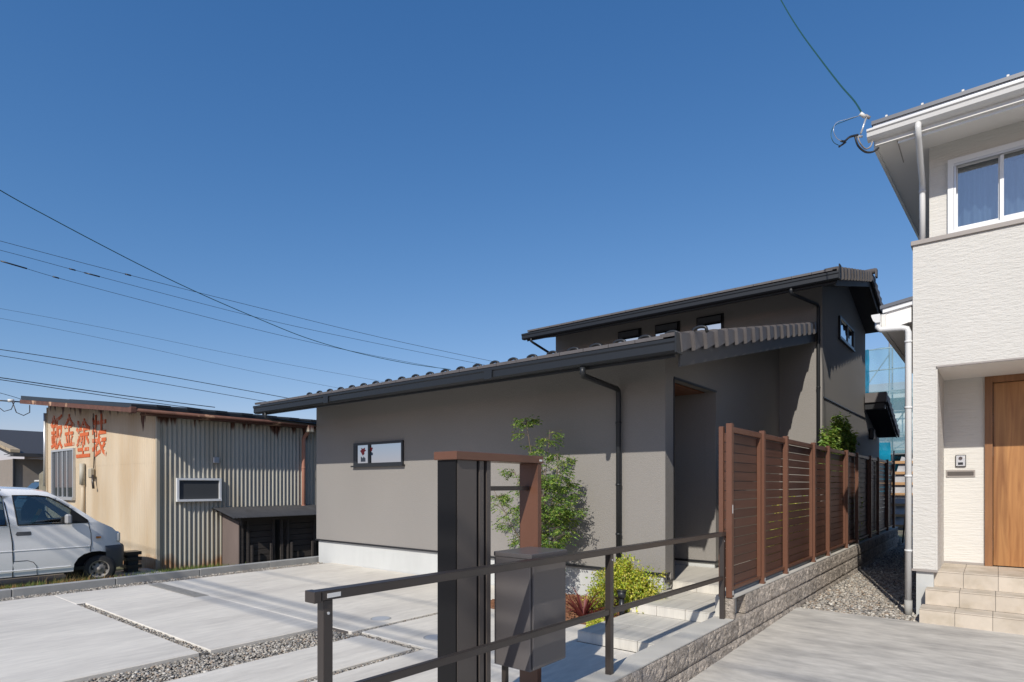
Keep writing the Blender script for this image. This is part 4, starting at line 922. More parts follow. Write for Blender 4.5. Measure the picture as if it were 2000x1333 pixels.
def side_mesh(poly, holes, sgn, off=0.0, name='body', grid=True):
    bm = bmesh.new()
    for loop in [poly] + holes:
        vs = [bm.verts.new((0, y, z)) for y, z in loop]
        for i in range(len(vs)): bm.edges.new((vs[i], vs[(i + 1) % len(vs)]))
    bmesh.ops.triangle_fill(bm, use_beauty=True, use_dissolve=False, edges=bm.edges[:])
    if grid:
        for z in (-0.05, 0.1, 0.33, 0.345, 0.5, 0.82, 0.95, 1.1, 1.25, 1.34, 1.40, 1.44): bmesh.ops.bisect_plane(bm, geom=bm.verts[:] + bm.edges[:] + bm.faces[:], plane_co=(0, 0, z), plane_no=(0, 0, 1))
        for y in (3.75, 3.85, 3.95, 4.05, 4.15, 4.25, 4.35, 4.42, 4.48): bmesh.ops.bisect_plane(bm, geom=bm.verts[:] + bm.edges[:] + bm.faces[:], plane_co=(0, y, 0), plane_no=(0, 1, 0))
    for v in bm.verts:
        y, z = v.co.y, v.co.z
        v.co.x = XC + sgn * (vw_half(y, z) + off)
    for f in bm.faces:
        f.smooth = True
        if f.normal.x * sgn < 0: f.normal_flip()
    return bm
def bm_obj(bm, name, m, parent, **k):
    mb = MB(); mb.bm.free(); mb.bm = bm; return mb.build(name, m, parent, **k)
bm = side_mesh(SIL, WINS, 1)
b2 = side_mesh(SIL, WINS, -1)
me_t = bpy.data.meshes.new('t'); b2.to_mesh(me_t); b2.free(); bm.from_mesh(me_t)
# skin across the top following the silhouette, with crowned edges
top = [p for p in SIL[13:]]
prev = None; NX = 12
def arcv(y, z):
    hw = vw_half(y, z); out = []
    for i in range(NX + 1):
        t = -1 + 2 * i / NX
        dz = 0.045 * (1 - abs(t) ** 2.5) if z > 1.30 else (0.03 * (1 - t * t) if z > 0.6 else 0)
        dy = 0.07 * (1 - t * t) if (0.0 < z < 0.62 and y > 4.3) else (0.05 * (1 - t * t) if z > .8 and z < 1.35 and y > 3.3 else 0)
        out.append(bm.verts.new((XC + t * hw, y + dy, z + dz)))
    return out
skip = (0.835, 1.405)
rows = [arcv(y, z) for y, z in top]
for (a, b, pa, pb) in zip(rows, rows[1:], top, top[1:]):
    for i in range(NX):
        if pa[1] >= 0.835 - .001 and pb[1] <= 1.405 + .001 and pa[0] > 3.2 and pb[1] > pa[1] and 1 <= i < NX - 1: continue   # windscreen opening
        f = bm.faces.new((a[i], b[i], b[i + 1], a[i + 1])); f.smooth = True
bmesh.ops.recalc_face_normals(bm, faces=bm.faces)
body = bm_obj(bm, 'body', M['van_paint'], van)
# windscreen
sub = [p for p in top if 0.83 <= p[1] <= 1.41 and p[0] > 3.2]
V = []; F = []
for y, z in sub:
    hw = vw_half(y, z)
    for i in range(1, NX):
        t = -1 + 2 * i / NX; V.append((XC + t * hw, y + .05 * (1 - t * t), z + (0.03 * (1 - t * t)) - .004))
k = NX - 1
for j in range(len(sub) - 1):
    for i in range(k - 1): F.append((j * k + i, j * k + i + 1, (j + 1) * k + i + 1, (j + 1) * k + i))
link('windscreen', npmesh('windscreen', V, F, 4, smooth=True), M['van_glass'], van, (0, 0, 0))
for wp in WINS:
    for sg in (1, -1):
        bm_obj(side_mesh(wp, [], sg, -0.012), 'side_window', M['van_glass'], van)
    # black rubber surround
    loop = [Vector((XC + vw_half(y, z) + .001, y, z)) for y, z in wp]; loop.append(loop[0])
    MB().tube(loop, 0.013, 6, cap=False).build('window_seal', M['rubber_dark'], van)
MB().prism([(3.60, 0.80), (3.92, 0.80), (3.62, 1.08)], 'x', XC + VW / 2 - .026, XC + VW / 2 - .008).build('quarter_panel', M['rubber_dark'], van)
def vline(pts, r=0.005, name='panel_gap', m='rubber_dark'):
    MB().tube([(XC + vw_half(y, z) + 0.0005, y, z) for y, z in pts], r, 5).build(name, M[m], body if name == 'panel_gap' else van)
vline([(2.60, 1.46), (2.64, 1.2), (2.69, .85), (2.735, .5), (2.745, .2), (2.745, -.13)], 0.009)
vline([(3.90, .80), (3.945, .60), (3.95, .4), (3.93, .24)], 0.006)
vline([(2.75, .16), (2.95, .16), (3.04, .12), (3.09, .04), (3.10, -.12)], 0.005)
vline([(0.62, -.13), (3.66, -.13)], 0.012)
MB().prism([(2.78, .645), (2.80, .69), (3.00, .69), (3.01, .645), (3.0, .62), (2.8, .62)], 'x', XC + VW / 2 - .01, XC + VW / 2 + .003).build('door_handle', M['van_plastic'], van)
MB().prism([(2.26, .645), (2.28, .69), (2.48, .69), (2.49, .645), (2.48, .60), (2.28, .60)], 'x', XC + VW / 2 - .01, XC + VW / 2 + .003).build('door_handle', M['van_plastic'], van)
MB().box(XC + VW / 2 - .01, XC + VW / 2 + .008, 4.03, 4.11, .49, .53, bev=.004).build('side_marker', M['amber'], van)
for z, h in ((0.335, 0.022), (-0.02, .018)):
    MB().box(XC + VW / 2 - .004, XC + VW / 2 + .007, 0.7, 3.62 if z < .3 else 3.93, z, z + h, bev=.006).build('body_crease', M['van_paint'], van)
# mirror
mr_ = MB(); mr_.box(XC + VW / 2 + .03, XC + VW / 2 + .16, 3.50, 3.60, .80, .99, bev=.03); mr_.build('wing_mirror', M['van_plastic' if 0 else 'taupe_trim'], van)
bpy.data.objects['wing_mirror'].data.materials[0] = mat('mirror_shell', (0.33, 0.33, 0.34), 0.5)
MB().tube([(XC + VW / 2 - .03, 3.62, .84), (XC + VW / 2 + .06, 3.57, .86)], .022).build('mirror_arm', M['rubber_dark'], van)
# bumper wrapping the corner
bm = bmesh.new(); prof = [(-.13, -.02), (-.10, .0), (.05, .012), (.22, .02), (.30, .015), (.335, -.01), (.34, -.05)]
ypts = [(4.235, 0.00), (4.33, 0.0), (4.42, .0), (4.48, .0), (4.52, .0)]
rings = []
path = [(XC + vw_half(y, .2) + .006, y) for y in (4.20, 4.28, 4.36, 4.43, 4.49)] + [(XC + VW / 2 - .22, 4.565), (XC + VW / 2 - .45, 4.60), (XC, 4.62)]
path += [(2 * XC - x, y) for x, y in path[-2::-1]]
for i, (x, y) in enumerate(path):
    a = Vector(path[max(0, i - 1)]); b = Vector(path[min(len(path) - 1, i + 1)]); d = (b - a).normalized(); nrm = Vector((d.y, -d.x))
    if nrm.dot(Vector((x, y)) - Vector((XC, 3.6))) < 0: nrm = -nrm
    rings.append([bm.verts.new((x + nrm.x * o, y + nrm.y * o, z)) for z, o in prof])
for A, B in zip(rings, rings[1:]):
    for i in range(len(prof) - 1):
        f = bm.faces.new((A[i], A[i + 1], B[i + 1], B[i])); f.smooth = True
bmesh.ops.recalc_face_normals(bm, faces=bm.faces); bm_obj(bm, 'front_bumper', M['van_plastic'], van)
for sg in (1, -1):
    hl = MB(); xh = XC + sg * (vw_half(4.42, .5) - .10); hl.box(xh - .11, xh + .11, 4.38, 4.50, .37, .60, bev=.04); hl.build('headlight', M['lamp_glass'], van)
# wheel wells and wheels
for yw in (4.04, 1.25):
    MB().box(VXN - .42, VXN - .32, yw - .40, yw + .38, -.30, .28).build('wheel_well', M['rubber_dark'], van)
    for sg in (1, -1):
        if yw < 2 and sg < 0: pass
        xo = XC + sg * (VW / 2 - .06)
        steer = 0.35 if yw > 3 else 0
        wl = MB(); pr = [(0.0, .17), (.0, .235), (.022, .268), (.06, .278), (.12, .278), (.15, .266), (.17, .235), (.17, .17)]
        NS = 28; rg_ = []
        for kx in range(NS):
            a = 2 * math.pi * kx / NS; rg_.append([Vector((-d, r_ * math.cos(a), r_ * math.sin(a))) for d, r_ in pr])
        def place(v, o=Vector((xo, yw + .06, -.125))):
            v = Vector((v.x * (sg), v.y, v.z)); return Matrix.Rotation(-steer, 3, 'Z') @ v + o
        W = [[wl.bm.verts.new(place(v)) for v in r_] for r_ in rg_]
        for kx in range(NS):
            A, B = W[kx], W[(kx + 1) % NS]
            for i in range(len(pr) - 1): f = wl.bm.faces.new((A[i], A[i + 1], B[i + 1], B[i])); f.smooth = True
        bmesh.ops.recalc_face_normals(wl.bm, faces=wl.bm.faces)
        tyre = wl.build('tyre', M['rubber'], van)
        rm = MB(); pr2 = [(.012, .178), (.0, .172), (.015, .155), (.05, .145), (.055, .10), (.03, .075), (.03, .045), (.005, .04), (.0, .0)]
        W = [[rm.bm.verts.new(place(Vector((-d, r_ * math.cos(2 * math.pi * kx / NS), r_ * math.sin(2 * math.pi * kx / NS))))) for d, r_ in pr2] for kx in range(NS)]
        for kx in range(NS):
            A, B = W[kx], W[(kx + 1) % NS]
            for i in range(len(pr2) - 1):
                if i == 3 and kx % 4 == 0: pass
                f = rm.bm.faces.new((A[i], A[i + 1], B[i + 1], B[i])); f.smooth = True
        bmesh.ops.remove_doubles(rm.bm, verts=rm.bm.verts, dist=1e-5); bmesh.ops.recalc_face_normals(rm.bm, faces=rm.bm.faces)
        rim = rm.build('rim', M['rim'], van)
        for q in range(8):
            a = 2 * math.pi * q / 8; p = place(Vector((-.045, .118 * math.cos(a), .118 * math.sin(a)))); p2 = place(Vector((-.052, .118 * math.cos(a), .118 * math.sin(a))))
            MB().cyl(p + (p - p2) * .3, p2, .022, n=8).build('vent_hole', M['rubber_dark'], rim)
MB().box(XC - .6, XC + .66, 0.8, 4.3, -.12, -.05).build('underbody', M['rubber_dark'], van)
# interior: seats, steering wheel, dashboard
ins = M['room']
for x in (XC + .38, XC - .38):
    MB().box(x - .22, x + .22, 2.62, 2.80, .35, 1.08, bev=.05).build('seat', mat('seat_cloth', (.10, .10, .11), .9), van)
MB().box(XC - .70, XC + .70, 3.55, 3.95, .45, .86, bev=.04).build('dashboard', M['rubber_dark'], van)
sw = MB(); NS = 24
pts = [Vector((XC + .36 + .19 * math.cos(a), 3.40 - .09 * math.sin(a), .88 + .16 * math.sin(a))) for a in [2 * math.pi * i / NS for i in range(NS + 1)]]
sw.tube(pts, .014, 6, cap=False); sw.tube([(XC + .36, 3.40, .88), (XC + .36, 3.60, .80)], .03); sw.tube([(XC + .18, 3.40, .88), (XC + .54, 3.40, .88)], .014); sw.build('steering_wheel', M['rubber_dark'], van)
MB().prism([(3.02, .82), (3.10, .82), (3.22, 1.09), (3.15, 1.11)], 'x', XC + .62, XC + .625).build('window_card', mat('green_card', (0.02, 0.22, 0.16), .6), van)
MB().prism([(3.105, .98), (3.165, .97), (3.215, 1.085), (3.16, 1.10)], 'x', XC + .626, XC + .628).build('window_card', mat('yellow_print', (0.6, 0.38, 0.04), .6), van)
MB().tube([(XC + .2, 4.03, .86), (XC + .55, 4.00, .875), (XC - .1, 3.97, .91)], .008).build('wiper', M['rubber_dark'], van)

# dark small car parked beyond
dc = thing('parked_car', 'dark small car with a pale roof parked behind the white van', 'car', (-33.4, 8.4, -.42))
def chunk(mb, nm, m, bev=.06):
    if bev: bmesh.ops.bevel(mb.bm, geom=mb.bm.edges[:], offset=bev, segments=2, affect='EDGES')
    return mb.build(nm, m, dc)
chunk(MB().prism([(6.8, -.12), (10.1, -.12), (10.15, .7), (10.05, 1.66), (7.6, 1.68), (6.95, .85), (6.78, .5)], 'x', -34.6, -32.7), 'body', M['dark_car'])
chunk(MB().box(-34.5, -32.78, 7.62, 10.0, 1.68, 1.76), 'roof', M['white_paint'], .02)
chunk(MB().prism([(7.02, .95), (7.56, 1.60), (7.53, 1.62), (6.97, .97)], 'x', -34.45, -32.85), 'windscreen', M['glass_dark'], 0)
MB().prism([(7.35, .85), (9.9, .85), (9.88, 1.38), (7.75, 1.38)], 'x', -32.7, -32.69).build('side_window', M['glass_dark'], dc)
for y in (7.4, 9.5):
    for xx in (-34.05, -32.85): MB().cyl((xx - .09, y, -.14), (xx + .09, y, -.14), .28, n=20).build('wheel', M['rubber'], dc)

# ------------------------------------------------------------------ neighbouring houses, far left
M['kawara'] = mat('dark_kawara', (0.045, 0.048, 0.06), 0.45, vary=0.2, vscale=3)
M['stucco_tan'] = mat('tan_stucco', (0.25, 0.215, 0.185), 0.9, vary=0.06)
def kawara_roof(x0, x1, ya, za, yb, zb, parent, pitch=0.28):
    """wavy tile courses running up the slope from (ya, za) to (yb, zb), one mesh"""
    nu = int((x1 - x0) / pitch) * 4; rows_ = int(math.hypot(yb - ya, zb - za) / .3); V = []; F = []
    for j in range(rows_):
        for e in (0, 1):
            t = (j + e) / rows_; lift = 0.05 * (1 - e)
            for i in range(nu + 1):
                x = x0 + (x1 - x0) * i / nu; h = 0.05 * abs(math.sin(math.pi * i / 4))
                V.append((x, ya + (yb - ya) * t, za + (zb - za) * t + lift + h))
        b = j * 2 * (nu + 1)
        for i in range(nu): F.append((b + i, b + i + 1, b + nu + 2 + i, b + nu + 1 + i))
    o = link('roof_tiles', npmesh('roof_tiles', V, F, 4), M['kawara'], parent, (0, 0, 0), kind='stuff'); return o
ha = thing('tiled_house', 'two-storey tan house with long grey tiled roof behind the workshop', 'house', (-62, 14, -.42))
MB().box(-75, -50.5, 15.8, 22, -.42, 4.55).build('wall', M['stucco_tan'], ha)
MB().prism([(14.6, 4.35), (18.9, 5.70), (23, 4.35)], 'x', -76, -49.9).build('roof', M['soffit_dark'], ha)
kawara_roof(-76, -49.9, 14.4, 4.43, 18.9, 5.80, ha)
MB().cyl((-76, 18.9, 5.85), (-49.9, 18.9, 5.85), .14, n=8).build('ridge', M['kawara'], ha)
for a, b in ((-60.2, -57.2), (-69.5, -66)):
    wn = MB().box(a - .1, b + .1, 15.70, 15.79, 1.95, 3.95).build('window', M['frame_black'], ha)
    MB().box(a, (a + b) / 2 - .1, 15.66, 15.699, 2.05, 3.85).build('pane', M['glass_mirror'], wn); MB().box((a + b) / 2 + .1, b, 15.66, 15.699, 2.05, 3.85).build('pane', M['glass_dark'], wn)
MB().prism([(12.2, 1.35), (15.79, 2.15), (15.79, 1.9), (12.2, 1.15)], 'x', -76, -50.4).build('lower_roof', M['kawara'], ha)
MB().box(-75.5, -51, 13.0, 15.78, -.42, 1.2).build('lower_wall', M['frame_black'], ha)
MB().box(-75, -50.5, 15.75, 15.81, 4.0, 4.06).build('storey_trim', M['frame_black'], ha)
hb = thing('gabled_house', 'tan gabled house at the left edge of the picture', 'house', (-44, 4, -.42))
MB().box(-52, -41.3, 8.3, 14, -.42, 2.95).build('wall', M['stucco_tan'], hb)
MB().prism([(-54, 5.4), (-39.7, 3.20), (-39.7, 3.02), (-54, 5.2)], 'y', 7.9, 14.6).build('roof', M['soffit_dark'], hb)
clay = mat('clay_tile', (0.42, 0.33, 0.22), .8, vary=.3)
for i in range(14):
    t0, t1 = i / 14, (i + .92) / 14; xa, xb = -54 + 14.3 * t0, -54 + 14.3 * t1; za, zb = 5.42 - 2.2 * t0, 5.42 - 2.2 * t1
    MB().prism([(xa, za), (xb, zb), (xb, zb + .16), (xa, za + .16)], 'y', 7.8, 8.2).build('rake_tile', clay, hb)
MB().box(-41.32, -41.2, 8.2, 8.29, -.42, 2.95).build('corner_pipe', M['frame_black'], hb)
MB().box(-52, -41.5, 8.12, 8.29, 0.6, 1.3).build('balcony_panel', M['white_paint'], hb)

# ------------------------------------------------------------------ house being built, behind scaffolding with blue mesh
def net_mat(name, col, alpha):
    m = bpy.data.materials.new(name); m.use_nodes = True; t = m.node_tree; t.nodes.clear()
    o = t.nodes.new('ShaderNodeOutputMaterial'); mx = t.nodes.new('ShaderNodeMixShader'); tr = t.nodes.new('ShaderNodeBsdfTransparent')
    d = t.nodes.new('ShaderNodeBsdfDiffuse'); d.inputs[0].default_value = (*col, 1); tl = t.nodes.new('ShaderNodeBsdfTranslucent'); tl.inputs[0].default_value = (*col, 1)
    m2 = t.nodes.new('ShaderNodeMixShader'); m2.inputs[0].default_value = .5
    geo = t.nodes.new('ShaderNodeNewGeometry'); n = t.nodes.new('ShaderNodeTexNoise'); n.inputs['Scale'].default_value = 1.1; t.links.new(geo.outputs['Position'], n.inputs['Vector'])
    mr = t.nodes.new('ShaderNodeMapRange'); mr.inputs['To Min'].default_value = alpha - .18; mr.inputs['To Max'].default_value = alpha + .18; t.links.new(n.outputs['Fac'], mr.inputs['Value'])
    t.links.new(d.outputs[0], m2.inputs[1]); t.links.new(tl.outputs[0], m2.inputs[2]); t.links.new(mr.outputs[0], mx.inputs[0])
    t.links.new(tr.outputs[0], mx.inputs[1]); t.links.new(m2.outputs[0], mx.inputs[2]); t.links.new(mx.outputs[0], o.inputs[0]); return m
M['net'] = net_mat('blue_net', (0.30, 0.58, 0.66), 0.40)
M['net_dense'] = net_mat('cyan_net', (0.01, 0.33, 0.50), 0.88)
hcx = thing('house_under_construction', 'pale unfinished house standing behind blue scaffold netting', 'house', (-3, 36, -.42))
MB().box(-8.5, 2.5, 33, 41, -.42, 5.6).build('wall', mat('board_wall', (0.58, 0.60, 0.60), .8, vary=.08), hcx)
MB().prism([(32.2, 5.7), (37, 6.9), (41.8, 5.7), (41.8, 5.5), (37, 6.6), (32.2, 5.5)], 'x', -9.2, 3.2).build('roof', mat('pale_roof', (0.40, 0.42, 0.42), .6), hcx)
for x in (-5.4, -3.9, -2.9):
    wn = MB().box(x, x + .7, 32.9, 32.99, 2.0, 3.2).build('window', M['alu'], hcx); MB().box(x + .06, x + .64, 32.87, 32.899, 2.06, 3.14).build('pane', M['glass_dark'], wn)
MB().prism([(31.2, 3.1), (33.0, 3.9), (33.0, 3.7), (31.2, 2.95)], 'x', -4.4, 1.0).build('canopy', mat('pale_canopy', (0.45, 0.44, 0.42), .6), hcx)
sc_ = thing('scaffolding', 'steel pipe scaffolding hung with pale blue safety net', 'scaffolding', (-3.5, 30, -.42))
M['pipe'] = mat('galvanised_pipe', (0.30, 0.31, 0.32), .45, metal=.5)
for x in (-7.2, -5.7, -4.55, -3.5, -2.4, -1.3):
    MB().cyl((x, 29.6, -.42), (x, 29.6, 8.4), .03, n=8).build('pole', M['pipe'], sc_)
    MB().cyl((x, 30.5, -.42), (x, 30.5, 7.6), .03, n=8).build('pole', M['pipe'], sc_)
for z in (0.9, 1.9, 2.8, 3.7, 4.6, 5.5, 6.4, 7.3):
    MB().cyl((-7.4, 29.58, z), (-1.0, 29.58, z + random.uniform(-.02, .05)), .026, n=6).build('ledger', M['pipe'], sc_)
    if z in (1.9, 3.7, 5.5): MB().box(-7.2, -1.2, 29.75, 30.4, z - .05, z).build('walk_board', M['alu'], sc_)
for a, b in (((-5.7, 0), (-3.5, 3.6)), ((-3.5, 3.7), (-1.3, 7.3)), ((-5.7, 3.7), (-3.5, 7.0))):
    MB().cyl((a[0], 29.5, a[1]), (b[0], 29.5, b[1]), .022, n=6).build('brace', M['pipe'], sc_)
def net(x0, x1, z0, z1, y, m, parent, name='safety_net'):
    nx, nz = 16, 14; V = []; F = []
    for j in range(nz + 1):
        for i in range(nx + 1):
            x = x0 + (x1 - x0) * i / nx; z = z0 + (z1 - z0) * j / nz
            V.append((x, y + .07 * math.sin(i * 1.1 + j * .3) + .05 * math.sin(j * 1.7), z))
    for j in range(nz):
        for i in range(nx): a = j * (nx + 1) + i; F.append((a, a + 1, a + nx + 2, a + nx + 1))
    return link(name, npmesh(name, V, F, 4, smooth=True), m, parent, (0, 0, 0))
for a, b in ((-6.9, -4.6), (-4.55, -2.4), (-2.4, -1.0)):
    for z0, z1 in ((2.85, 7.3),): net(a, b, z0, z1, 29.35, M['net'], sc_)
net(-4.95, -3.4, 1.2, 3.3, 29.1, M['net_dense'], sc_)
net(-4.42, -4.18, 4.2, 7.25, 29.15, M['net_dense'], sc_, 'folded_net')
st_ = thing('board_stack', 'pale boards and orange rails stacked in the side passage by the scaffolding', 'building materials', (-2.2, 25, -.42))
for k in range(7):
    MB().box(-3.3, -1.6, 24.0, 24.05, 0.1 + k * .36, 0.1 + k * .36 + .09).build('rail', mat('orange_board', (.45, .26, .12), .7) if 'orange_board' not in bpy.data.materials else bpy.data.materials['orange_board'], st_)
MB().prism([(-3.2, .0), (-1.9, .0), (-2.1, 2.4), (-2.5, 2.5)], 'y', 24.1, 24.3).build('sheet', mat('pale_sheet', (.42, .42, .43), .6, vary=.3, vscale=3), st_)
for x in (-2.95, -2.45, -2.0): MB().cyl((x, 23.9, -.4), (x + .25, 23.95, 2.7), .025, n=6).build('prop', M['frame_black'], st_)

# ------------------------------------------------------------------ plants
def leaf_quads(P, D, L_, W_, n_up=None, curl=0.25):
    """P positions, D directions (n,3), L,W arrays: pointed leaves, 4 verts / 2 tris each with a fold"""
    n = len(P); up = rng.normal(0, 1, (n, 3)) * 0.55 + np.array([0, 0, 1.0])
    D = D / (np.linalg.norm(D, axis=1, keepdims=True) + 1e-9); S = np.cross(D, up); S /= (np.linalg.norm(S, axis=1, keepdims=True) + 1e-9); U = np.cross(S, D)
    a = P; tip = P + D * L_[:, None] - U * (L_ * curl)[:, None]; mid = P + D * (L_ * .45)[:, None]
    l = mid + S * (W_ / 2)[:, None] + U * (W_ * .12)[:, None]; r = mid - S * (W_ / 2)[:, None] + U * (W_ * .12)[:, None]
    V = np.stack([a, l, tip, r], 1).reshape(-1, 3)
    b = np.arange(n) * 4
    F = np.stack([np.stack([b, b + 3, b + 2], 1), np.stack([b, b + 2, b + 1], 1)], 1).reshape(-1, 3)
    return V, F
def rand_dir(n, up=0.0): 
    d = rng.normal(0, 1, (n, 3)); d[:, 2] += up; return d / np.linalg.norm(d, axis=1, keepdims=True)
def compound_tree(name, label, base, stems, parent_kind='tree', cols=None, leafL=.04, squash=(1, 1), n_rach=7, seed=1, cat='tree', spread=.22):
    """stems: list of (dx, dy, height, crown_start, crown_radius, density)"""
    global rng
    rng = np.random.default_rng(seed)
    t = thing(name, label, cat, base); mb = MB(); P = []; D = []; B = Vector(base)
    for (dx, dy, h, cs, cr, den) in stems:
        pts = []; nseg = 8
        for i in range(nseg + 1):
            s = i / nseg; pts.append(B + Vector((dx * s ** 1.3 + .02 * math.sin(s * 7 + dx * 9), dy * s ** 1.3 + .015 * math.cos(s * 6), h * s)))
        mb.tube(pts, [.012 * (1 - .75 * i / nseg) for i in range(nseg + 1)], 6)
        nt_ = int(den * (h - cs) * 10)
        for k in range(nt_):
            s = (cs + (h - cs) * rng.uniform(0, 1) ** .9) / h; i = min(nseg - 1, int(s * nseg)); p = pts[i].lerp(pts[i + 1], s * nseg - i)
            prof = math.sin(math.pi * min(1, max(.05, (s * h - cs) / (h - cs) * .86 + .12))) ** .7
            a = rng.uniform(0, 2 * math.pi); r_ = cr * prof * rng.uniform(.45, 1.1)
            q = p + Vector((math.cos(a) * r_ * squash[0], math.sin(a) * r_ * squash[1], r_ * rng.uniform(.1, .8)))
            mid = p.lerp(q, .5) + Vector((0, 0, .02)); mb.tube([p, mid, q], [.004, .003, .0015], 4, cap=False)
            for m_ in range(n_rach):
                f = rng.uniform(.25, 1.0); o = p.lerp(q, f); az = a + rng.normal(0, .9)
                rd = Vector((math.cos(az) * squash[0], math.sin(az) * squash[1], rng.uniform(-.35, .35))).normalized(); RL = rng.uniform(.08, .14)
                side = rd.cross(Vector((0, 0, 1))).normalized()
                for j in range(4):
                    c = o + rd * RL * (j + 1) / 4.2 + Vector((0, 0, -.012 * j))
                    for sg in (1, -1): P.append(c); D.append(rd * .55 + side * sg * .8 + Vector((0, 0, -.15)))
                P.append(o + rd * RL); D.append(rd)
    mb.build('trunk', M['bark'], t)
    P = np.array(P); D = np.array(D); n = len(P); L_ = rng.uniform(.7, 1.2, n) * leafL; V, F = leaf_quads(P, D, L_, L_ * .48)
    cols = np.array(cols); c = cols[rng.integers(0, len(cols), n)] * rng.uniform(.75, 1.25, (n, 1))
    link('foliage', npmesh('foliage', V, F, 3, np.repeat(c, 4, 0)), M['leaf'], t, (0, 0, 0), kind='stuff')
    return t
G1 = [(0.16, 0.28, 0.05), (0.10, 0.19, 0.035), (0.22, 0.34, 0.07), (0.32, 0.38, 0.09), (0.07, 0.14, 0.04)]
compound_tree('young_tree', 'young multi-stem green tree against the grey front wall of the dark house', (-4.35, 6.02, 0.11),
    [(-.30, .02, 2.28, 1.80, .17, 1.9), (0.02, .05, 2.12, 1.35, .20, 1.3), (0.22, -.05, 1.80, .70, .38, 2.7), (0.05, -.12, 1.62, .55, .40, 3.0), (-.50, .0, 1.62, .60, .32, 2.2), (-.78, -.06, 1.36, .50, .26, 2.2),
     (.30, .08, 1.45, .40, .34, 2.7), (.10, .15, 1.10, .25, .30, 2.6)], cols=G1, seed=4, leafL=.038, n_rach=8)
compound_tree('garden_tree', 'leafy green tree top rising above the brown fence', (-2.17, 11.55, 0.36),
    [(0.0, -.7, 2.10, 1.45, .30, 3.5), (0.0, .1, 2.36, 1.30, .40, 5), (-.0, .9, 2.42, 1.45, .40, 4.2), (0.0, 1.5, 2.15, 1.5, .35, 3), (0, -.2, 2.0, 1.0, .4, 3)], cols=G1[:4], squash=(.10, 1.2), seed=6, leafL=.065)
def bush(name, label, base, rx, ry, h, n, cols, leaf=.04, seed=3, cat='shrub', low=0.0):
    global rng
    rng = np.random.default_rng(seed); t = thing(name, label, cat, base); B = np.array(base); mb = MB(); P = []; D = []
    for k in range(n):
        a = rng.uniform(0, 2 * math.pi); e = rng.uniform(low, 1) ; el = e * math.pi / 2
        lump = 1 + .22 * math.sin(a * 3 + seed) * math.cos(el * 4) + .1 * math.sin(a * 7 + 2 * el)
        tip = B + np.array([math.cos(a) * math.cos(el) * rx, math.sin(a) * math.cos(el) * ry, (.12 + .88 * math.sin(el)) * h]) * lump * rng.uniform(.86, 1.08)
        root = B + np.array([math.cos(a) * .04, math.sin(a) * .04, .02])
        mid = (root + tip) / 2 + np.array([0, 0, .08 * h])
        if k % 5 == 0: mb.tube([root, mid, tip], [.006, .004, .0015], 4, cap=False)
        m = 16
        for j in range(m):
            f = 1 - rng.uniform(0, 1) ** 1.5 * .42; c = root * (1 - f) ** 2 + 2 * mid * f * (1 - f) + tip * f * f
            P.append(c + rng.normal(0, .018, 3)); D.append((tip - root) / np.linalg.norm(tip - root) * .5 + rng.normal(0, .7, 3) + np.array([0, 0, .3]))
    mb.build('branches', M['bark'], t); P = np.array(P); D = np.array(D); n = len(P); L_ = rng.uniform(.7, 1.25, n) * leaf; V, F = leaf_quads(P, D, L_, L_ * .6)
    cols = np.array(cols); c = cols[rng.integers(0, len(cols), n)] * rng.uniform(.75, 1.25, (n, 1))
    link('foliage', npmesh('foliage', V, F, 3, np.repeat(c, 4, 0)), M['leaf'], t, (0, 0, 0), kind='stuff'); return t
YG = [(0.50, 0.56, 0.06), (0.60, 0.60, 0.08), (0.36, 0.46, 0.05), (0.60, 0.52, 0.14), (0.22, 0.32, 0.05)]
bush('lime_shrub', 'bright yellow-green rounded shrub beside the tiled steps', (-3.24, 6.03, .11), .44, .36, .50, 760, YG, .030, seed=5)
bush('hedge_shrub', 'yellow-green shrub seen through the fence slats near the tree', (-2.55, 10.2, .36), .30, .7, .95, 240, YG, .05, seed=8)
bush('hedge_shrub', 'low yellow-green shrub behind the fence, nearest the steps', (-2.5, 9.6, .30), .30, .5, .55, 160, YG, .05, seed=9)
bush('hedge_shrub', 'yellow-green shrub behind the far half of the fence', (-2.12, 12.9, .36), .12, .7, 1.0, 200, YG, .05, seed=10)
bush('ground_cover', 'tiny lime tuft at the edge of the planting bed by the step', (-3.12, 5.22, .10), .09, .09, .07, 60, YG, .03, seed=12)
# red cordyline: strap leaves from a centre
def spiky(name, label, base, n, L0, L1, cols, wd, seed, cat):
    global rng
    rng = np.random.default_rng(seed); t = thing(name, label, cat, base); B = np.array(base); NSG = 5
    for k in range(n):
        a = rng.uniform(0, 2 * math.pi); el = rng.uniform(.35, 1.45); L_ = rng.uniform(L0, L1); h = np.array([math.cos(a), math.sin(a), 0]); side = np.array([-math.sin(a), math.cos(a), 0]); V = []; F = []
        for j in range(NSG + 1):
            s = j / NSG; e = el - s * s * rng.uniform(.1, .5); c = np.array([0, 0, .0]) + h * L_ * s * math.cos(e) + np.array([0, 0, 1]) * L_ * s * math.sin(e) + h * .012
            w_ = wd * (math.sin(math.pi * min(1, s * .8 + .2)) ** .8) * (1 - s ** 3) + .0008
            V += [tuple(c - side * w_ / 2 + [0, 0, w_ * .25]), tuple(c), tuple(c + side * w_ / 2 + [0, 0, w_ * .25])]
        for j in range(NSG):
            q = 3 * j; F += [(q, q + 1, q + 4, q + 3), (q + 1, q + 2, q + 5, q + 4)]
        c = np.array(cols[rng.integers(0, len(cols))]) * rng.uniform(.8, 1.2)
        link('leaf', npmesh('leaf', V, F, 4, np.repeat(c[None], len(V), 0), smooth=True), M['leaf'], t, base)
    return t
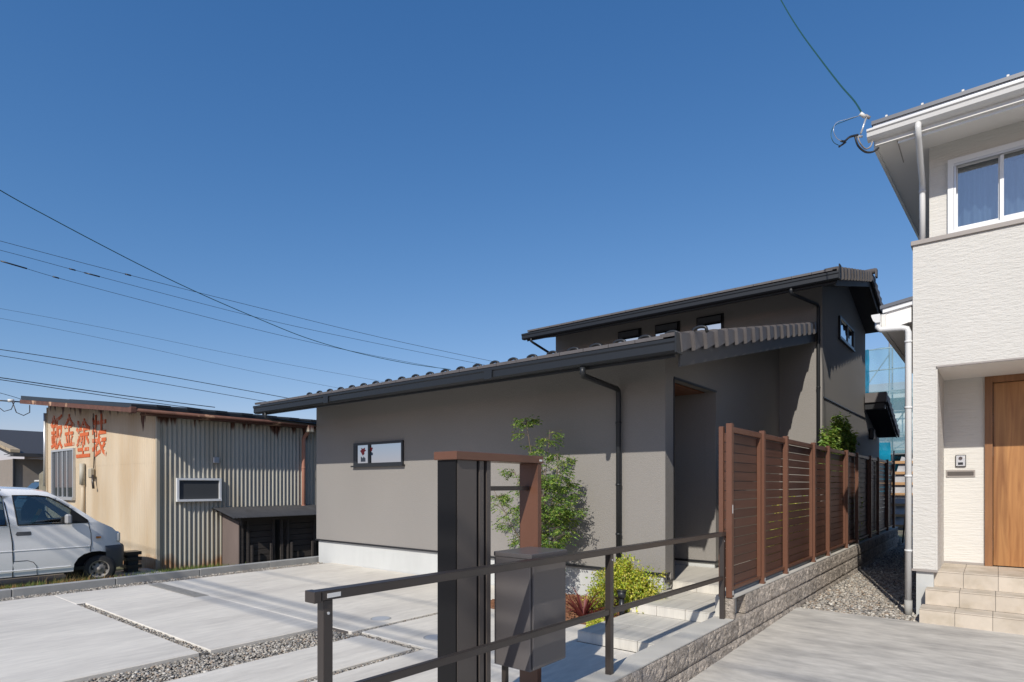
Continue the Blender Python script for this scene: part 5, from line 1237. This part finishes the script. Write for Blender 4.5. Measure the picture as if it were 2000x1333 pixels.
spiky('red_cordyline', 'dark red spiky cordyline in bark mulch left of the lime shrub', (-3.42, 5.44, .125), 46, .26, .48, [(.20, .035, .04), (.13, .025, .03), (.26, .07, .06), (.16, .04, .03)], .026, 3, 'plant')
spiky('bronze_grass', 'small grey-green spiky plant behind the red cordyline', (-3.30, 5.70, .125), 26, .18, .34, [(.10, .10, .06), (.07, .07, .05), (.14, .12, .08)], .010, 5, 'plant')
# low garden light
gl_ = thing('garden_light', 'small black bollard garden light in front of the lime shrub', 'garden light', (-3.06, 5.62, .10))
MB().cyl((-3.06, 5.62, .10), (-3.06, 5.62, .36), .028, n=14).build('post', M['frame_black'], gl_)
MB().cyl((-3.06, 5.62, .36), (-3.06, 5.62, .43), .040, .046, n=16).build('lamp_head', M['charcoal'], gl_)
MB().cyl((-3.06, 5.62, .431), (-3.06, 5.62, .445), .052, n=16).build('cap', M['frame_black'], gl_)
MB().box(-3.09, -3.03, 5.30, 5.62, .10, .17, bev=.004).build('edging_block', M['frame_black'], kind='structure')
# mulch chips
ch = pebbles('bark_chips', [(-4.84, -3.04, 5.33, 6.5, 1)], 1500, .02, .05, .128)
ch.data.materials[0] = mat('bark_chip', (0.2, 0.09, 0.045), .9, vary=.5, vscale=50); ch['label'] = 'reddish bark chips covering the planting bed'
# inspection caps in the driveway
for (x, y), s in (((-4.93 - .25, 4.15), 'left of the gate unit'), ((-4.14, 3.96), 'nearest the gate unit')):
    c = thing('drain_cap', 'round pale blue-grey drain cap set in the driveway, ' + ('the farther one' if 'left' in s else 'the one nearer the gate unit'), 'drain cap', (x, y, .1), 'drain caps in the driveway')
    MB().cyl((x, y, .0985), (x, y, .1045), .095, n=28).build('cover', mat('cap_grey' + s[:2], (.40, .42, .45), .6), c); MB().cyl((x, y, .098), (x, y, .1022), .112, n=28).build('rim', M['kerb'], c)

MB().prism([(-10.221, -.42), (-10.221, .09), (-10.55, .04), (-11.3, -.36), (-11.5, -.42)], 'y', -4, 11.5).build('soil_bank', M['ground'], kind='structure')
def bank(x): return np.interp(x, [-11.5, -11.3, -10.55, -10.22], [-.425, -.37, .03, .08])
# grass and weeds along the kerb and workshop foot
def tufts(name, label, spots, cols, hmin, hmax, seed, wd=.008):
    global rng
    rng = np.random.default_rng(seed); P = []; 
    for (x, y, rx, ry, n) in spots:
        q = np.stack([x + rng.normal(0, rx, n), y + rng.normal(0, ry, n)], 1); P.append(q)
    P = np.concatenate(P); n = len(P); h = rng.uniform(hmin, hmax, n); a = rng.uniform(0, 2 * math.pi, n); ln = rng.uniform(.1, .6, n) * h
    P[:, 0] = np.minimum(P[:, 0], -10.25); B = np.stack([P[:, 0], P[:, 1], bank(P[:, 0])], 1); s = np.stack([-np.sin(a), np.cos(a), 0 * a], 1) * wd; dr = np.stack([np.cos(a), np.sin(a), 0 * a], 1)
    mid = B + dr * (ln * .35)[:, None] + np.array([0, 0, 1]) * (h * .6)[:, None]; tip = B + dr * ln[:, None] + np.array([0, 0, 1]) * h[:, None]
    V = np.stack([B - s, B + s, mid + s * .7, mid - s * .7, tip], 1).reshape(-1, 3); b = np.arange(n) * 5
    F = np.stack([np.stack([b, b + 1, b + 2], 1), np.stack([b, b + 2, b + 3], 1), np.stack([b + 3, b + 2, b + 4], 1)], 1).reshape(-1, 3)
    c = np.array(cols)[rng.integers(0, len(cols), n)] * rng.uniform(.7, 1.3, (n, 1))
    o = link(name, npmesh(name, V, F, 3, np.repeat(c, 5, 0)), M['grass'], None, (0, 0, 0), kind='stuff'); o['label'] = label; return o
GR = [(.09, .16, .03), (.14, .20, .05), (.20, .22, .07)]; DR = [(.42, .22, .09), (.50, .30, .14), (.34, .17, .07), (.24, .22, .08)]
tufts('green_grass', 'green weeds along the kerb and the foot of the workshop',
      [(-14.0, 6.0, .22, .5, 1600), (-13.6, 7.0, .3, .4, 500), (-12.6, 4.6, .3, .25, 900), (-12.3, 2.6, .5, .5, 1500), (-10.5, 3.9, .12, .5, 500), (-10.42, 2.1, .10, .35, 700), (-13.2, 5.6, .6, .5, 700), (-11.5, 2.0, .6, 1.2, 1500)], GR, .05, .17, 21, .006)
tufts('dry_grass', 'dry orange grass tufts along the kerb beside the van',
      [(-10.55, 2.75, .12, .16, 1100), (-10.42, 1.2, .09, .40, 5200), (-10.42, 0.3, .09, .4, 2000), (-10.5, 2.0, .1, .2, 500), (-12.2, 4.1, .3, .2, 500), (-10.6, 3.3, .1, .1, 250)], DR, .06, .15, 22, .005)
tufts('kerb_weeds', 'tall seeding stems in front of the van wheel', [(-10.6, 2.75, .14, .16, 160), (-10.5, 2.0, .1, .5, 60)], [(.40, .30, .14), (.2, .2, .08)], .12, .26, 23, .0025)

# ------------------------------------------------------------------ overhead wires
def wire(pix, r, label, m='frame_black', group='overhead wires crossing the sky', name='overhead_wire', tags=()):
    """pix: list of (px, py, depth); quadratic-smooth through the points"""
    pts = [at(*p) for p in pix]; out = []
    for i in range(len(pts) - 1):
        p0, p1, p2, p3 = pts[max(i - 1, 0)], pts[i], pts[i + 1], pts[min(i + 2, len(pts) - 1)]
        for k in range(6):
            t = k / 6; out.append(.5 * ((2 * p1) + (p2 - p0) * t + (2 * p0 - 5 * p1 + 4 * p2 - p3) * t * t + (3 * p1 - p0 - 3 * p2 + p3) * t ** 3))
    out.append(pts[-1]); t = thing(name, label, 'wire', pts[0], group)
    MB().tube(out, r, 5).build('cable', M[m], t)
    for (f, ln) in tags:
        i = int(f * (len(out) - 1)); p = out[i]; d = (out[min(i + 1, len(out) - 1)] - out[max(0, i - 1)]).normalized()
        MB().tube([p - d * ln, p + d * ln], r * 3.2, 6).build('clamp', M[m], t)
    return t
M['green_cable'] = mat('green_cable', (0.015, 0.07, 0.06), .5)
wire([(-260, 215, 12), (0, 372, 15), (100, 427, 16), (200, 480, 17), (300, 531, 18.5), (400, 578, 20), (500, 621, 21.5), (600, 661, 23), (700, 690, 25), (800, 711, 27), (880, 722, 29)], .013, 'thick dark cable dropping steeply across the sky from upper left', 'green_cable')
wire([(-260, 400, 24), (0, 471, 26), (250, 537, 28), (500, 600, 31), (750, 661, 34), (980, 710, 37)], .011, 'topmost of the three thin wires running down to the low roof', tags=((.41, .12),))
wire([(-260, 425, 24), (0, 489, 26), (180, 537, 28), (500, 620, 31), (720, 668, 34), (950, 714, 37)], .010, 'middle of the three thin wires running down to the low roof', tags=((.37, .12), (.42, .3)))
wire([(-260, 440, 24), (0, 510, 26), (145, 552, 28), (480, 639, 31), (700, 689, 34), (900, 727, 37)], .010, 'lowest of the three thin wires running down to the low roof', tags=((.37, .12), (.26, .45)))
wire([(-260, 560, 50), (0, 603, 52), (250, 650, 55), (480, 697, 58), (760, 748, 62)], .012, 'faint high wire, upper of a distant pair at middle left', 'charcoal')
wire([(-260, 580, 50), (0, 622, 52), (250, 672, 55), (480, 723, 58), (680, 762, 62)], .012, 'faint high wire, lower of a distant pair at middle left', 'charcoal')
wire([(-260, 650, 26), (0, 683, 28), (250, 722, 30), (480, 763, 33), (600, 785, 35)], .017, 'straight black wire just above the left end of the low roof')
wire([(-260, 660, 26), (0, 695, 28), (250, 738, 30), (480, 778, 33), (560, 792, 35)], .014, 'twisted bundled wire below the straight one at the left of the low roof')
wire([(-260, 702, 18), (0, 738, 20), (150, 760, 21.5), (300, 781, 23), (420, 796, 24)], .016, 'upper of two black wires passing just over the workshop roof')
wire([(-260, 706, 18), (0, 742, 20), (150, 765, 21.5), (300, 787, 23), (420, 803, 24)], .013, 'lower of two black wires passing just over the workshop roof')
wire([(-200, 800, 60), (0, 846, 60), (60, 853, 60), (160, 856, 60)], .02, 'faint wire low in the sky above the far tiled roofs', 'charcoal')
wire([(-100, 745, 17), (0, 768, 18), (50, 783, 18.8)], .008, 'thin service wire ending at the workshop roof corner', 'charcoal')
wsh = thing('service_bracket', 'small wire bracket with dangling cables at the workshop roof corner', 'cable bracket', at(48, 786, 18.7))
MB().tube([at(-30, 781, 18.2), at(50, 786, 18.7)], .022, 6).build('arm', M['bronze'], wsh)
MB().tube([at(15, 783, 18.4), at(28, 783, 18.5)], .05, 8).build('insulator', M['white_paint'], wsh)
MB().tube([at(-10, 790, 18.1), at(8, 804, 18.2), at(22, 800, 18.3), at(28, 786, 18.5)], .012, 6).build('loop', M['bronze'], wsh)
MB().tube([at(24, 785, 18.4), at(32, 806, 18.4), at(46, 812, 18.5), at(58, 806, 18.6), at(58, 792, 18.7)], .014, 6).build('loop', M['bronze'], wsh)
# service drop to the white house
sd = wire([(1440, -190, 12), (1478, -90, 11), (1525, 0, 10), (1560, 58, 9), (1600, 113, 8.2), (1640, 165, 7.4), (1668, 197, 6.9), (1683, 221, 6.5)], .009, 'twisted green cable falling from the top of the picture to the white house gutter', 'green_cable', None, 'service_cable')
br = thing('service_mount', 'metal bracket with insulator and looped black cables at the gutter end of the white house', 'cable bracket', at(1688, 262, 6.5))
MB().tube([at(1681, 262, 6.5), at(1692, 230, 6.5)], .010, 8).build('arm', M['alu'], br)
MB().tube([at(1680, 222, 6.5), at(1690, 229, 6.5)], .020, 10).build('insulator', M['white_paint'], br)
MB().tube([at(1690, 226, 6.5), at(1699, 231, 6.5)], .016, 8).build('clamp', M['taupe_trim'], br)
def loop(pts, r, m, nm): MB().tube([at(*p) for p in pts], r, 6).build(nm, M[m], br)
def smooth(pp, n=5):
    out = []
    for i in range(len(pp) - 1):
        p0, p1, p2, p3 = [Vector(pp[j]) for j in (max(i - 1, 0), i, i + 1, min(i + 2, len(pp) - 1))]
        for k in range(n):
            t = k / n; out.append(tuple(.5 * ((2 * p1) + (p2 - p0) * t + (2 * p0 - 5 * p1 + 4 * p2 - p3) * t * t + (3 * p1 - p0 - 3 * p2 + p3) * t ** 3)))
    out.append(tuple(pp[-1])); return out
loop(smooth([(1670, 267, 6.45), (1676, 285, 6.45), (1690, 297, 6.5), (1705, 297, 6.6), (1716, 289, 6.7)]), .011, 'frame_black', 'cable_loop')
loop(smooth([(1675, 267, 6.5), (1680, 280, 6.5), (1690, 291, 6.55), (1700, 287, 6.6), (1704, 276, 6.6)]), .008, 'taupe_trim', 'cable_loop')
loop(smooth([(1676, 264, 6.45), (1660, 268, 6.45), (1650, 276, 6.45), (1643, 276, 6.4)]), .012, 'frame_black', 'cable_splice')
loop(smooth([(1652, 278, 6.45), (1645, 283, 6.45), (1639, 287, 6.4)]), .010, 'frame_black', 'cable_splice')
loop(smooth([(1680, 226, 6.5), (1650, 237, 6.4), (1630, 246, 6.35), (1623, 262, 6.3), (1628, 278, 6.3), (1640, 285, 6.4)]), .0035, 'green_cable', 'thin_loop')
loop(smooth([(1680, 226, 6.5), (1655, 233, 6.4), (1634, 240, 6.35), (1628, 255, 6.3), (1634, 270, 6.35), (1644, 276, 6.4)]), .003, 'alu', 'thin_loop')
loop([(1671, 267, 6.5), (1684, 267, 6.5)], .013, 'alu', 'cable_splice')
# power lines along the street behind the camera (their shadows cross the driveway)
for k, (y, z, r_) in enumerate(((-6.6, 8.2, .020), (-7.6, 9.2, .028), (-8.6, 9.6, .024), (-6.0, 8.8, .014))):
    t = thing('street_cable', ['lowest thick street cable behind the viewpoint', 'thickest street cable behind the viewpoint', 'topmost street cable behind the viewpoint', 'thin street cable nearest the driveway'][k], 'wire', (-30, y, z), 'street cables behind the viewpoint')
    MB().tube([(x, y - .012 * x, z + .0012 * (x + 2) ** 2) for x in range(-32, 26, 3)], r_, 6).build('cable', M['frame_black'], t)

for (px_, ln_) in ((-31.0, 'far left'), (25.5, 'right')):
    t = thing('utility_pole', 'concrete utility pole with crossarm behind the viewpoint, ' + ('at the left end of the street cables' if px_ < 0 else 'at the right end of the street cables'), 'utility pole', (px_, -7.5, -.4))
    MB().tube([(px_, -7.5, -.4), (px_, -7.5, 11.2)], [.17, .10], 14).build('pole', M['kerb'], t)
    MB().box(px_ - .05, px_ + .05, -8.9, -5.9, 9.9, 10.0).build('crossarm', M['pipe'], t)
